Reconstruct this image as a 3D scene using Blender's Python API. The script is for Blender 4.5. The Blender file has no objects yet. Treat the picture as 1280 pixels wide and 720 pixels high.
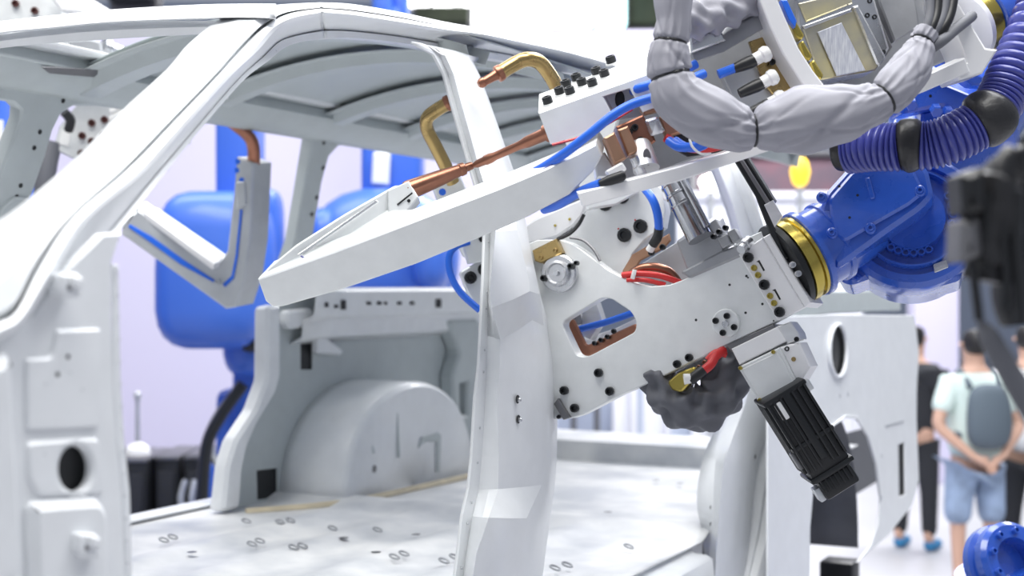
import bpy, bmesh, math, random
from mathutils import Vector as Vec, Matrix
from mathutils.geometry import delaunay_2d_cdt
random.seed(7)
scene = bpy.context.scene
COL = scene.collection

# ---------------------------------------------------------------- camera, world, lights
F = 1700.0            # focal length in pixels of the 1280x720 frame
CAMZ = 2.0            # camera height (m)
CAM = Vec((0, 0, CAMZ))
cam_data = bpy.data.cameras.new('camera')
cam_data.sensor_width = 36.0
cam_data.lens = 36.0 * F / 1280.0
cam_data.clip_start = 0.05
cam_data.clip_end = 200
cam_data.dof.use_dof = True
cam_data.dof.focus_distance = 2.42
cam_data.dof.aperture_fstop = 3.0
cam = bpy.data.objects.new('camera', cam_data)
cam.location = CAM
cam.rotation_euler = (math.radians(90), 0, 0)
COL.objects.link(cam)
scene.camera = cam

world = bpy.data.worlds.new('hall_air')
scene.world = world
world.use_nodes = True
bg = world.node_tree.nodes['Background']
bg.inputs['Color'].default_value = (0.80, 0.86, 1.0, 1)
bg.inputs['Strength'].default_value = 0.30

def area_light(name, loc, target, size, power, color=(1, 1, 1)):
    d = bpy.data.lights.new(name, 'AREA')
    d.shape = 'RECTANGLE'
    d.size, d.size_y = size
    d.energy = power
    d.color = color
    o = bpy.data.objects.new(name, d)
    o.location = loc
    o.rotation_euler = (Vec(target) - Vec(loc)).to_track_quat('-Z', 'Y').to_euler()
    COL.objects.link(o)
    return o
area_light('hall_ceiling_lights_a', (-1.4, 0.6, 7.5), (-0.6, 1.8, 0), (6, 3), 430, (1.0, 0.985, 0.95))
area_light('hall_ceiling_lights_b', (2.6, 3.6, 7.5), (1.4, 3.6, 0), (4, 4), 340, (0.98, 0.985, 1.0))
area_light('hall_ceiling_lights_c', (-1.5, 6.8, 7.5), (-1.5, 7.2, 0), (8, 2.5), 300, (0.98, 0.98, 1.0))
area_light('hall_ceiling_lights_d', (4.0, 12.0, 7.5), (4.0, 12.0, 0), (6, 4), 800, (0.98, 0.98, 1.0))

scene.view_settings.view_transform = 'Standard'
scene.view_settings.look = 'None'
scene.view_settings.gamma = 1.0
scene.view_settings.use_curve_mapping = False
scene.view_settings.exposure = 0.45

# ---------------------------------------------------------------- geometry of the place
# the van's long axis runs off to the right (vanishing point x=1520): L along it, T across it
ANG = math.atan2(880.0, F)
LD = Vec((math.sin(ANG), math.cos(ANG), 0))
TD = Vec((-math.cos(ANG), math.sin(ANG), 0))
UP = Vec((0, 0, 1))
def ray(x, y): return Vec(((x - 640) / F, 1.0, -(y - 360) / F))
def P(x, y, d): return CAM + ray(x, y) * d
def PT(x, y, t):
    r = ray(x, y); return CAM + r * (t / r.dot(TD))
def PL(x, y, l):
    r = ray(x, y); return CAM + r * (l / r.dot(LD))
def PZ(x, y, z):
    r = ray(x, y); return CAM + r * (z / r.z)
def V(l, t, z): return LD * l + TD * t + Vec((0, 0, CAMZ + z))

class Plane:
    def __init__(s, o, n):
        s.o = Vec(o); s.n = Vec(n).normalized()
        if s.n.dot(s.o - CAM) > 0: s.n = -s.n
        s.u = Vec((0, 0, 1)).cross(s.n)
        if s.u.length < 1e-3: s.u = Vec((1, 0, 0))
        s.u.normalize()
        s.v = s.n.cross(s.u).normalized()
    def at(s, x, y):
        r = ray(x, y); return CAM + r * ((s.o - CAM).dot(s.n) / r.dot(s.n))
    def uv(s, p): return ((p - s.o).dot(s.u), (p - s.o).dot(s.v))
    def off(s, k): return Plane(s.o + s.n * k, s.n)
def plane3(a, b, c): return Plane(a, (b - a).cross(c - a))
def flat(d, nx=0.0, nz=0.0, px=640, py=360): return Plane(P(px, py, d), (nx, -1, nz))

# ---------------------------------------------------------------- materials
MATS = {}
def mat(name, col, rough=0.5, metal=0.0, bump=0.0, scale=40.0, var=0.0, col2=None, coat=0.0, stretch=None, emit=0.0, vscale=None):
    m = bpy.data.materials.new(name); m.use_nodes = True
    nt = m.node_tree; b = nt.nodes['Principled BSDF']
    b.inputs['Base Color'].default_value = (*col, 1)
    b.inputs['Roughness'].default_value = rough
    b.inputs['Metallic'].default_value = metal
    if coat: b.inputs['Coat Weight'].default_value = coat; b.inputs['Coat Roughness'].default_value = 0.12
    if emit:
        b.inputs['Emission Color'].default_value = (*col, 1); b.inputs['Emission Strength'].default_value = emit
    if bump or var:
        tc = nt.nodes.new('ShaderNodeTexCoord'); mp = nt.nodes.new('ShaderNodeMapping')
        nt.links.new(tc.outputs['Object'], mp.inputs['Vector'])
        if stretch: mp.inputs['Scale'].default_value = stretch
    if bump:
        n = nt.nodes.new('ShaderNodeTexNoise'); n.inputs['Scale'].default_value = scale; n.inputs['Detail'].default_value = 4
        nt.links.new(mp.outputs['Vector'], n.inputs['Vector'])
        bp = nt.nodes.new('ShaderNodeBump'); bp.inputs['Strength'].default_value = bump; bp.inputs['Distance'].default_value = 0.004
        nt.links.new(n.outputs['Fac'], bp.inputs['Height']); nt.links.new(bp.outputs['Normal'], b.inputs['Normal'])
    if var:
        n2 = nt.nodes.new('ShaderNodeTexNoise'); n2.inputs['Scale'].default_value = vscale or scale * 0.3; n2.inputs['Detail'].default_value = 5
        nt.links.new(mp.outputs['Vector'], n2.inputs['Vector'])
        cr = nt.nodes.new('ShaderNodeValToRGB')
        cr.color_ramp.elements[0].position = 0.35; cr.color_ramp.elements[1].position = 0.68
        c2 = col2 or tuple(c * (1 - var) for c in col)
        cr.color_ramp.elements[0].color = (*c2, 1); cr.color_ramp.elements[1].color = (*col, 1)
        nt.links.new(n2.outputs['Fac'], cr.inputs['Fac']); nt.links.new(cr.outputs['Color'], b.inputs['Base Color'])
        mr = nt.nodes.new('ShaderNodeMapRange'); mr.inputs['To Min'].default_value = max(0.05, rough - 0.07); mr.inputs['To Max'].default_value = min(1, rough + 0.1)
        nt.links.new(n2.outputs['Fac'], mr.inputs['Value']); nt.links.new(mr.outputs['Result'], b.inputs['Roughness'])
    MATS[name] = m
    return m
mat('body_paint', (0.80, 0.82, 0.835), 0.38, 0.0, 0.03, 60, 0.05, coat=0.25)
mat('inner_grey', (0.50, 0.545, 0.55), 0.45, 0.0, 0.03, 60, 0.06)  # greyer tone than body_paint, for roof underside and inner panels
mat('floor_paint', (0.84, 0.84, 0.83), 0.42, 0.0, 0.06, 30, 0.25, (0.50, 0.52, 0.55), vscale=4.5)
mat('sealer', (0.72, 0.63, 0.45), 0.6, 0.0, 0.2, 50, 0.2)
mat('aluminium', (0.80, 0.81, 0.82), 0.36, 0.75, 0.05, 30, 0.10, stretch=(1, 1, 8))
mat('aluminium_dull', (0.62, 0.64, 0.66), 0.42, 0.7, 0.06, 40, 0.12)
mat('plate_coat', (0.79, 0.81, 0.81), 0.42, 0.25, 0.05, 90, 0.06)
mat('white_plate', (0.84, 0.84, 0.85), 0.35, 0.1, 0.02, 60, 0.03)
mat('copper', (0.38, 0.175, 0.115), 0.3, 0.95, 0.08, 60, 0.25)
mat('copper_bar', (0.48, 0.28, 0.18), 0.4, 0.8, 0.08, 60, 0.2)
mat('brass', (0.46, 0.33, 0.14), 0.26, 0.95, 0.04, 50, 0.15)
mat('gold_ring', (0.48, 0.38, 0.09), 0.25, 0.9)
mat('steel', (0.66, 0.67, 0.69), 0.25, 0.95, 0.04, 60, 0.08)
mat('dark_steel', (0.20, 0.20, 0.21), 0.4, 0.7)
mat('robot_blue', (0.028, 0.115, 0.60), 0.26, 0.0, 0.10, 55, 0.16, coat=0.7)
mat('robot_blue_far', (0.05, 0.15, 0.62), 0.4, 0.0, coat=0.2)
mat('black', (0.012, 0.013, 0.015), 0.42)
mat('bolt_black', (0.018, 0.02, 0.022), 0.38, 0.3)
mat('cast_alu', (0.40, 0.41, 0.43), 0.42, 0.55, 0.1, 80, 0.12)
mat('chrome', (0.42, 0.43, 0.45), 0.16, 1.0)
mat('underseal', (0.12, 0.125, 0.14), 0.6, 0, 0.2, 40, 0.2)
mat('bolt_rust', (0.10, 0.035, 0.03), 0.45, 0.3)
mat('rubber', (0.02, 0.02, 0.022), 0.38, 0.0, 0.4, 60)
mat('hose_navy', (0.05, 0.06, 0.30), 0.28, 0.0, coat=0.3)
mat('hose_blue', (0.02, 0.14, 0.72), 0.35)
mat('hose_red', (0.62, 0.03, 0.03), 0.35)
mat('sleeve', (0.33, 0.33, 0.375), 0.62, 0.0, 0.15, 25, 0.08)
mat('sleeve_dark', (0.13, 0.135, 0.155), 0.6, 0.0, 0.2, 25, 0.1)
mat('white_plastic', (0.85, 0.85, 0.84), 0.35)
mat('yellow_sheen', (0.86, 0.76, 0.42), 0.12, 0.7, 0.1, 12, 0.5, (0.50, 0.48, 0.42), vscale=14)  # yellow label, with the bright yellowish reflection painted into the colour
mat('label_print', (0.62, 0.64, 0.68), 0.4, 0.0, 0, 1, 0.25, (0.40, 0.42, 0.5), vscale=40, stretch=(8, 1, 1))
mat('hall_wall', (0.66, 0.63, 0.80), 0.8)
mat('hall_floor', (0.46, 0.46, 0.48), 0.35, 0.0, 0, 1, 0.1, vscale=0.8)
mat('booth_white', (0.86, 0.87, 0.92), 0.6)
mat('booth_grey', (0.48, 0.54, 0.66), 0.6)
mat('booth_maroon', (0.22, 0.10, 0.13), 0.6, 0, 0, 1, 0.5, (0.10, 0.09, 0.12), vscale=2)
mat('booth_olive', (0.10, 0.12, 0.07), 0.6, 0, 0, 1, 0.4, vscale=3)
mat('lamp_white', (1, 1, 1), 0.5, emit=4.0)
mat('lamp_teal', (0.6, 0.97, 1), 0.5, emit=2.2)
mat('lamp_amber', (1.0, 0.62, 0.03), 0.5, emit=1.3)
mat('skin', (0.58, 0.36, 0.27), 0.55)
mat('hair', (0.012, 0.011, 0.012), 0.5)
mat('shirt_mint', (0.66, 0.78, 0.74), 0.8)
mat('shirt_white', (0.82, 0.82, 0.84), 0.8)
mat('cloth_black', (0.018, 0.02, 0.026), 0.8)
mat('pack_grey', (0.10, 0.13, 0.16), 0.75)
mat('denim', (0.34, 0.44, 0.62), 0.8, 0, 0.1, 60, 0.4, vscale=9)
mat('shoe_blue', (0.03, 0.20, 0.42), 0.6)

# ---------------------------------------------------------------- builders
WM = {}
def link(name, me, m=None, parent=None, world=None):
    o = bpy.data.objects.new(name, me); COL.objects.link(o)
    if m is not None and me is not None and len(me.materials) == 0: me.materials.append(MATS[m])
    w = world if world is not None else Matrix.Identity(4)
    WM[o] = w
    if parent is not None:
        o.parent = parent
        o.matrix_basis = WM[parent].inverted() @ w
    else:
        o.matrix_basis = w
    return o
def make(name, verts, faces, m, parent=None, smooth=35, flip=True):
    c = sum(verts, Vec((0, 0, 0))) / len(verts)
    me = bpy.data.meshes.new(name)
    me.from_pydata([tuple(v - c) for v in verts], [], faces)
    bm = bmesh.new(); bm.from_mesh(me)
    bmesh.ops.remove_doubles(bm, verts=bm.verts, dist=1e-6)
    bmesh.ops.recalc_face_normals(bm, faces=bm.faces)
    bm.to_mesh(me); bm.free()
    if smooth:
        for p in me.polygons: p.use_smooth = True
        me.set_sharp_from_angle(angle=math.radians(smooth))
    return link(name, me, m, parent, Matrix.Translation(c))
def thing(name, label, cat, loc, group=None):
    o = bpy.data.objects.new(name, None); COL.objects.link(o)
    o.empty_display_size = 0.1
    WM[o] = Matrix.Translation(Vec(loc)); o.matrix_basis = WM[o]
    o['label'] = label; o['category'] = cat
    if group: o['group'] = group
    return o
def tag(o, label=None, cat=None, group=None, kind=None):
    if label: o['label'] = label
    if cat: o['category'] = cat
    if group: o['group'] = group
    if kind: o['kind'] = kind
    return o

def rounded(pts, r, n=4):
    """round the corners of a 2D polygon; r in the polygon's own units"""
    out = []
    k = len(pts)
    for i in range(k):
        p = Vec(pts[i]).to_2d(); a = Vec(pts[i - 1]).to_2d(); b = Vec(pts[(i + 1) % k]).to_2d()
        da = (a - p); db = (b - p); la, lb = da.length, db.length
        if la < 1e-9 or lb < 1e-9: continue
        q = min(r, la * 0.45, lb * 0.45)
        if abs(da.normalized().dot(db.normalized())) > 0.985:
            out.append((p.x, p.y)); continue
        s = p + da / la * q; e = p + db / lb * q
        for j in range(n + 1):
            t = j / n
            v = s * (1 - t) ** 2 + p * 2 * t * (1 - t) + e * t * t
            out.append((v.x, v.y))
    return out
def ellipse(x, y, rx, ry=None, n=16, rot=0):
    ry = ry or rx; c, s = math.cos(rot), math.sin(rot)
    return [(x + c * rx * math.cos(a) - s * ry * math.sin(a), y + s * rx * math.cos(a) + c * ry * math.sin(a)) for a in [2 * math.pi * i / n for i in range(n)]]
def area2(p): return 0.5 * sum(p[i][0] * p[(i + 1) % len(p)][1] - p[(i + 1) % len(p)][0] * p[i][1] for i in range(len(p)))
def inset(p, d):
    """offset a CCW loop inwards by d"""
    n = len(p); out = []
    for i in range(n):
        a = Vec(p[i - 1]).to_2d(); b = Vec(p[i]).to_2d(); c = Vec(p[(i + 1) % n]).to_2d()
        e1 = (b - a); e2 = (c - b)
        if e1.length < 1e-9 or e2.length < 1e-9: out.append(tuple(b)); continue
        n1 = Vec((-e1.y, e1.x)).normalized(); n2 = Vec((-e2.y, e2.x)).normalized()
        m = n1 + n2
        k = 1 + n1.dot(n2)
        if k < 0.3: k = 0.3
        q = b + m * (d / k)
        out.append((q.x, q.y))
    return out
def plate(name, outline, pl, th, m, parent=None, holes=(), r=0, W=None, bev=0.0012, hr=0, smooth=35):
    """outline in photo pixels laid on plane pl; th deep away from the viewer (or along W); holes cut right through"""
    if r: outline = rounded(outline, r)
    loops = []
    for i, lp in enumerate([outline] + list(holes)):
        if i and hr: lp = rounded(lp, hr)
        uv = [pl.uv(pl.at(x, y)) for x, y in lp]
        cl = [uv[0]]
        for q in uv[1:]:
            if (Vec(q) - Vec(cl[-1])).length > 1e-5: cl.append(q)
        if (Vec(cl[0]) - Vec(cl[-1])).length < 1e-5: cl.pop()
        if (area2(cl) < 0) != (i > 0): cl.reverse()
        loops.append(cl)
    Wv = Vec(W) if W is not None else -pl.n * th
    return loft_loops(name, loops, pl, Wv, m, parent, bev, smooth)
def inside(p, poly):
    r = False; n = len(poly)
    for i in range(n):
        a, b = poly[i], poly[i - 1]
        if (a[1] > p[1]) != (b[1] > p[1]) and p[0] < (b[0] - a[0]) * (p[1] - a[1]) / (b[1] - a[1]) + a[0]: r = not r
    return r
def loft_loops(name, loops, pl, Wv, m, parent, bev, smooth=35):
    verts = []; faces = []
    def w3(u, v, k): return pl.o + pl.u * u + pl.v * v + Wv * k
    L = Wv.length
    kb = min(0.45, bev / L) if L > 0 else 0
    ins = [inset(lp, bev) for lp in loops]
    pts2 = [Vec(q) for lp in ins for q in lp]
    edges = []; b0 = 0
    for lp in ins:
        n = len(lp); edges += [(b0 + i, b0 + (i + 1) % n) for i in range(n)]; b0 += n
    res = delaunay_2d_cdt(pts2, edges, [], 0, 1e-7)
    rv = res[0]; rf = []
    for f in res[2]:
        c = sum((rv[i] for i in f), Vec((0, 0))) / len(f)
        if inside(c, ins[0]) and not any(inside(c, h) for h in ins[1:]): rf.append(f)
    nb = len(rv)
    verts += [w3(v.x, v.y, 0) for v in rv] + [w3(v.x, v.y, 1) for v in rv]
    for f in rf:
        faces.append(tuple(f)); faces.append(tuple(nb + i for i in reversed(f)))
    for lp, il in zip(loops, ins):
        n = len(lp)
        rings = [[w3(u, v, 0) for u, v in il], [w3(u, v, kb) for u, v in lp], [w3(u, v, 1 - kb) for u, v in lp], [w3(u, v, 1) for u, v in il]]
        st = len(verts)
        for rg in rings: verts += rg
        for k in range(3):
            for i in range(n):
                j = (i + 1) % n
                faces.append((st + k * n + i, st + k * n + j, st + (k + 1) * n + j, st + (k + 1) * n + i))
    return make(name, verts, faces, m, parent, smooth)

def catmull(pts, n):
    if len(pts) < 3: return [pts[0].lerp(pts[-1], i / n) for i in range(n + 1)]
    out = []
    for i in range(len(pts) - 1):
        p0 = pts[max(i - 1, 0)]; p1 = pts[i]; p2 = pts[i + 1]; p3 = pts[min(i + 2, len(pts) - 1)]
        for j in range(n):
            t = j / n
            out.append(0.5 * ((2 * p1) + (p2 - p0) * t + (2 * p0 - 5 * p1 + 4 * p2 - p3) * t * t + (3 * p1 - p0 - 3 * p2 + p3) * t ** 3))
    out.append(pts[-1].copy())
    return out
def frames(path):
    fr = []; up = None
    for i, p in enumerate(path):
        tg = (path[min(i + 1, len(path) - 1)] - path[max(i - 1, 0)]).normalized()
        if up is None:
            up = tg.cross(Vec((0, 0, 1)))
            if up.length < 0.05: up = tg.cross(Vec((1, 0, 0)))
            up.normalize()
        else:
            up = (up - tg * up.dot(tg)).normalized()
        fr.append((p, up, tg.cross(up)))
    return fr
def sweep(name, path, radius, m, parent=None, seg=12, smooth=40, prof=None):
    """radius: function (i, n, angle) -> metres"""
    fr = frames(path); n = len(path); verts = []; faces = []
    for i, (p, a, b) in enumerate(fr):
        for k in range(seg):
            th = 2 * math.pi * k / seg; r = radius(i, n, th)
            verts.append(p + a * (r * math.cos(th)) + b * (r * math.sin(th)))
    for i in range(n - 1):
        for k in range(seg):
            faces.append((i * seg + k, i * seg + (k + 1) % seg, (i + 1) * seg + (k + 1) % seg, (i + 1) * seg + k))
    faces.append(tuple(range(seg - 1, -1, -1))); faces.append(tuple(range((n - 1) * seg, n * seg)))
    return make(name, verts, faces, m, parent, smooth)
def tube(name, pts, r, m, parent=None, seg=10, n=6):
    path = catmull(pts, n)
    if isinstance(r, (int, float)):
        f = lambda i, k, th: r
    else:
        def f(i, k, th):
            x = i / (k - 1) * (len(r) - 1); a = min(int(x), len(r) - 2); return r[a] + (r[a + 1] - r[a]) * (x - a)
    return sweep(name, path, f, m, parent, seg)
def lathe(name, p0, axis, prof, m, parent=None, seg=28, smooth=30, cap=True):
    """prof: list of (distance along axis, radius)"""
    ax = Vec(axis).normalized(); a = ax.cross(Vec((0, 0, 1)))
    if a.length < 0.05: a = ax.cross(Vec((1, 0, 0)))
    a.normalize(); b = ax.cross(a); verts = []; faces = []
    for s, r in prof:
        for k in range(seg):
            th = 2 * math.pi * k / seg
            verts.append(p0 + ax * s + (a * math.cos(th) + b * math.sin(th)) * max(r, 1e-4))
    for i in range(len(prof) - 1):
        for k in range(seg):
            faces.append((i * seg + k, i * seg + (k + 1) % seg, (i + 1) * seg + (k + 1) % seg, (i + 1) * seg + k))
    if cap:
        faces.append(tuple(range(seg - 1, -1, -1))); faces.append(tuple(range((len(prof) - 1) * seg, len(prof) * seg)))
    return make(name, verts, faces, m, parent, smooth)
def grid(name, rows, m, parent=None, nr=1, nc=1, th=0.003, smooth=30):
    """rows of points -> sheet of thickness th; nr/nc = spline subdivision between rows / columns"""
    if nr > 1:
        cols = [catmull([r[j] for r in rows], nr) for j in range(len(rows[0]))]
        rows = [[c[i] for c in cols] for i in range(len(cols[0]))]
    if nc > 1: rows = [catmull(r, nc) for r in rows]
    R, Cn = len(rows), len(rows[0]); verts = [p for r in rows for p in r]; faces = []
    for i in range(R - 1):
        for j in range(Cn - 1):
            faces.append((i * Cn + j, i * Cn + j + 1, (i + 1) * Cn + j + 1, (i + 1) * Cn + j))
    o = make(name, verts, faces, m, parent, smooth)
    md = o.modifiers.new('thickness', 'SOLIDIFY'); md.thickness = th; md.offset = 0
    return o
def box(name, c, ax, ay, az, size, m, parent=None, bev=0.003, smooth=35):
    """oriented box with bevelled edges"""
    ax, ay, az = [Vec(q).normalized() for q in (ax, ay, az)]
    bm = bmesh.new(); bmesh.ops.create_cube(bm, size=1)
    for v in bm.verts: v.co = Vec((v.co.x * size[0], v.co.y * size[1], v.co.z * size[2]))
    if bev: bmesh.ops.bevel(bm, geom=list(bm.edges), offset=min(bev, min(size) * 0.4), segments=2, profile=0.5, affect='EDGES')
    M = Matrix((ax, ay, az)).transposed()
    for v in bm.verts: v.co = M @ v.co
    bmesh.ops.recalc_face_normals(bm, faces=bm.faces)
    me = bpy.data.meshes.new(name); bm.to_mesh(me); bm.free()
    for p in me.polygons: p.use_smooth = True
    me.set_sharp_from_angle(angle=math.radians(smooth))
    return link(name, me, m, parent, Matrix.Translation(Vec(c)))
X3, Y3, Z3 = Vec((1, 0, 0)), Vec((0, 1, 0)), Vec((0, 0, 1))

_fast = {}
def fastener_mesh(kind, m):
    key = (kind, m)
    if key in _fast: return _fast[key]
    prof = {'socket': [(0, 1), (0.8, 1), (1, 0.88), (1, 0.56), (0.35, 0.5)],
            'hole': [(0.0, 1.0), (0.06, 1.0), (0.06, 0.82), (0.02, 0.8)],
            'button': [(0, 1), (0.6, 0.92), (1, 0.55)],
            'washer': [(0, 1), (1, 0.95), (1, 0.3)]}[kind]
    seg = 12; verts = []; faces = []
    for s, r in prof:
        for k in range(seg):
            th = 2 * math.pi * k / seg; verts.append((r * math.cos(th), r * math.sin(th), s))
    for i in range(len(prof) - 1):
        for k in range(seg): faces.append((i * seg + k, i * seg + (k + 1) % seg, (i + 1) * seg + (k + 1) % seg, (i + 1) * seg + k))
    faces.append(tuple(range((len(prof) - 1) * seg, len(prof) * seg)))
    me = bpy.data.meshes.new(kind + '_bolt'); me.from_pydata(verts, [], faces)
    for p in me.polygons: p.use_smooth = True
    me.set_sharp_from_angle(angle=math.radians(30))
    me.materials.append(MATS[m]); _fast[key] = me
    return me
def bolt(pos, n, r, h, parent, kind='socket', m='bolt_black', name='bolt'):
    n = Vec(n).normalized(); q = n.to_track_quat('Z', 'Y').to_matrix().to_4x4()
    w = Matrix.Translation(Vec(pos)) @ q @ Matrix.Diagonal((r, r, h, 1))
    return link(name, fastener_mesh(kind, m), None, parent, w)
def bolts(pl, pts, rpx, h, parent, kind='socket', m='bolt_black', name='bolt'):
    for x, y in pts:
        p = pl.at(x, y); bolt(p, pl.n, rpx * p.y / F, h, parent, kind, m, name)
def pxm(n, d): return n * d / F
# ================================================================ the hall
def slab(name, c, size, m, kind='structure', parent=None):
    o = box(name, c, X3, Y3, Z3, size, m, parent, bev=0.01)
    if kind: o['kind'] = kind
    return o
slab('floor', (0, 14, -0.05), (60, 60, 0.1), 'hall_floor')
slab('wall_back', (-9.9, 12.1, 2.14), (20.5, 0.2, 4.28), 'hall_wall')
slab('trim_1', (1.0, 12.1, 3.78), (1.3, 0.2, 1.0), 'hall_wall')
slab('wall_far', (0, 38, 5), (76, 0.2, 10), 'booth_grey')
slab('wall_partition', (4.33, 14.0, 2.6), (0.46, 0.25, 5.2), 'hall_wall')

# ================================================================ the van body
van = thing('van_body_shell', 'bare white van body shell with open door frames on a dark stand', 'vehicle body', V(2.9, 1.85, -2.0))
BP, IG = 'body_paint', 'inner_grey'

# near windscreen pillar running up into the roof side rail (five points across)
st = [
 ((-70, 345), (-60, 432), (-50, 446), (-40, 470), (-36, 474), 1.00),
 ((-20, 312), (-10, 405), (-2, 418), (10, 442), (14, 446), 1.02),
 ((4, 299), (20, 387), (27, 401), (40, 417), (44, 421), 1.03),
 ((33, 281), (47, 330), (64, 345), (84, 356), (88, 359), 1.045),
 ((72, 252), (88, 272), (108, 274), (138, 292), (143, 294), 1.08),
 ((137, 192), (157, 211), (180, 214), (204, 210), (209, 211), 1.16),
 ((187, 137), (217, 150), (238, 149), (254, 151), (263, 146), 1.22),
 ((240, 86), (270, 95), (290, 92), (297, 101), (306, 98), 1.28),
 ((268, 52), (301, 60), (322, 62), (328, 72), (337, 74), 1.32),
 ((305, 22), (330, 32), (345, 36), (349, 52), (354, 60), 1.345),
 ((340, 8), (360, 16), (368, 24), (372, 44), (375, 52), 1.35),
 ((400, 4), (400, 10), (402, 17), (404, 38), (405, 48), 1.345),
 ((440, 6), (440, 13), (440, 20), (440, 39), (440, 47), 1.34),
 ((500, 16), (500, 22), (500, 29), (500, 46), (500, 53), 1.33),
 ((556, 28), (557, 33), (558, 38), (559, 56), (560, 64), 1.32),
 ((600, 36), (600, 39), (600, 43), (600, 62), (600, 71), 1.31),
 ((637, 44), (637, 47), (637, 50), (637, 69), (637, 77), 1.305),
 ((719, 62), (719, 65), (719, 68), (719, 84), (719, 92), 1.295),
 ((800, 86), (800, 89), (800, 92), (800, 106), (800, 113), 1.28),
 ((900, 118), (900, 121), (900, 124), (900, 136), (900, 142), 1.26),
 ((1010, 158), (1010, 161), (1010, 163), (1010, 173), (1010, 178), 1.24)]
offs = (0.05, 0.012, 0.0, 0.085, 0.08)
rows = [[PT(x, y, s[5] + k) for (x, y), k in zip(s[:5], offs)] for s in st]
# split each groove and edge so that the folds stay crisp
def push(p, dt):
    q = p - CAM; t0 = q.dot(TD); return CAM + q * ((t0 + dt) / t0)
full = []
for r in rows:
    a, b, c, d, e = r
    full.append([a + TD * 0.05, a, push(a.lerp(b, 0.5), -.012), push(a.lerp(b, 0.88), -.006), push(b, .020), push(b.lerp(c, 0.30), -.006), push(b.lerp(c, 0.75), -.008), c, push(c.lerp(d, 0.12), .012), d, push(d.lerp(e, .15), -.008), push(e, -.006), e + TD * 0.02])
pillar_a = grid('windscreen_pillar', full[:12], BP, van, 5, 1, 0.003, 24)
rail = grid('roof_side_rail', full[11:], BP, van, 4, 1, 0.003, 24)
# weld marks along the door flange
for i in range(5, 14):
    for j in range(2):
        p = rows[i][3].lerp(rows[i + 1][3], j / 2).lerp(rows[i][4].lerp(rows[i + 1][4], j / 2), 0.55)
        bolt(p - TD * 0.004, -TD, 0.0026, 0.0012, pillar_a if i < 11 else rail, 'button', 'aluminium_dull', 'weld_spot')

# hinge pillar under it: outer panel with an oval hole
hp = Plane(V(1.1, 1.055, 0), -TD)
hinge = plate('hinge_pillar', [(-60, 440), (40, 395), (68, 352), (128, 292), (154, 290), (141, 328), (141, 400), (143, 480), (147, 547), (154, 613), (158, 720), (160, 780), (-60, 780)], hp, 0.012, BP, van,
              holes=[ellipse(95, 586, 20, 29, 20)], bev=0.003)
hp2 = hp.off(0.012)
plate('hinge_pillar_skin', [(-60, 470), (22, 440), (28, 560), (36, 700), (34, 790), (-60, 790)], hp.off(0.03), 0.04, BP, van, bev=0.012, r=10)
plate('pressed_step', [(40, 628), (128, 622), (140, 640), (143, 790), (46, 790)], hp.off(0.012), 0.02, BP, van, bev=0.010, r=12)
plate('pressed_panel', [(34, 552), (126, 546), (132, 618), (50, 622), (36, 600)], hp.off(0.004), 0.008, BP, van, holes=[ellipse(95, 586, 22, 31, 20)], bev=0.004, r=10)
plate('pressed_panel', [(33, 448), (66, 446), (72, 412), (128, 410), (126, 534), (34, 538)], hp.off(0.004), 0.008, BP, van, bev=0.003, r=6)
plate('flange', [(141, 330), (149, 332), (150, 400), (152, 480), (156, 547), (163, 613), (168, 780), (160, 780), (154, 613), (146, 547), (142, 480)], hp.off(-0.012), 0.004, BP, van)
plate('hole_shade', ellipse(97, 588, 30, 42, 16), hp.off(-0.016), 0.003, 'black', hinge)  # black sheet stands in for the shade inside the oval hole
for (x, y) in ((90, 357), (112, 682)):
    blk = plate('hinge_bracket', [(x - 14, y - 15), (x + 8, y - 16), (x + 12, y - 12), (x + 13, y + 16), (x - 9, y + 15), (x - 14, y + 8)], hp.off(0.022), 0.022, BP, van, bev=0.003, r=3)
    plate('hinge_ear', [(x + 2, y - 12), (x + 15, y - 10), (x + 15, y + 4), (x + 2, y + 2)], hp.off(0.028), 0.008, BP, blk, bev=0.002, r=2)
    bolts(hp.off(0.022), [(x - 3, y + 2)], 4.5, 0.003, blk, 'hole', 'dark_steel', 'hole')
bolts(hp.off(0.009), [(85, 446), (72, 468)], 3.4, 0.003, hinge, 'hole', 'black', 'hole')
bolts(hp.off(0.009), [(88, 466), (103, 487), (56, 568), (57, 480)], 1.6, 0.002, hinge, 'hole', 'aluminium_dull', 'dimple')
for i in range(14):
    bolts(hp.off(-0.011), [(146 + i * 1.0, 340 + i * 28)], 1.6, 0.0015, hinge, 'button', 'aluminium_dull', 'weld_spot')

# windscreen header and roof front
def hdr(pts, lz): return [PL(x, y, lz) for x, y in pts]
def lfun(x): return 1.63 + 0.00035 * max(0, x) 
hx = [-220, -120, -40, 0, 60, 130, 190, 250, 300, 345]
top = [70, 52, 36, 28, 21, 14, 10, 7, 6, 6]
lip = [84, 66, 50, 40, 34, 27, 24, 22, 21, 22]
r0 = [PL(x, y, lfun(x) + 0.10) for x, y in zip(hx, top)]
r1 = [PL(x, y + 4, lfun(x) + 0.02) for x, y in zip(hx, top)]
r2 = [PL(x, y, lfun(x)) for x, y in zip(hx, lip)]
r3 = [PL(x, y + 1, lfun(x) + 0.03) for x, y in zip(hx, lip)]
grid('windscreen_header', [r0, r1, [a.lerp(b, 0.5) - LD * 0.006 for a, b in zip(r1, r2)], r2, r3], BP, van, 1, 3, 0.004, 40)
hx2 = [-220, -120, -40, 0, 60, 115, 180, 240, 277]
u0 = [88, 70, 53, 45, 37, 31, 28, 27, 28]
u1 = [104, 88, 68, 59, 53, 49, 45, 42, 39]
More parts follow.
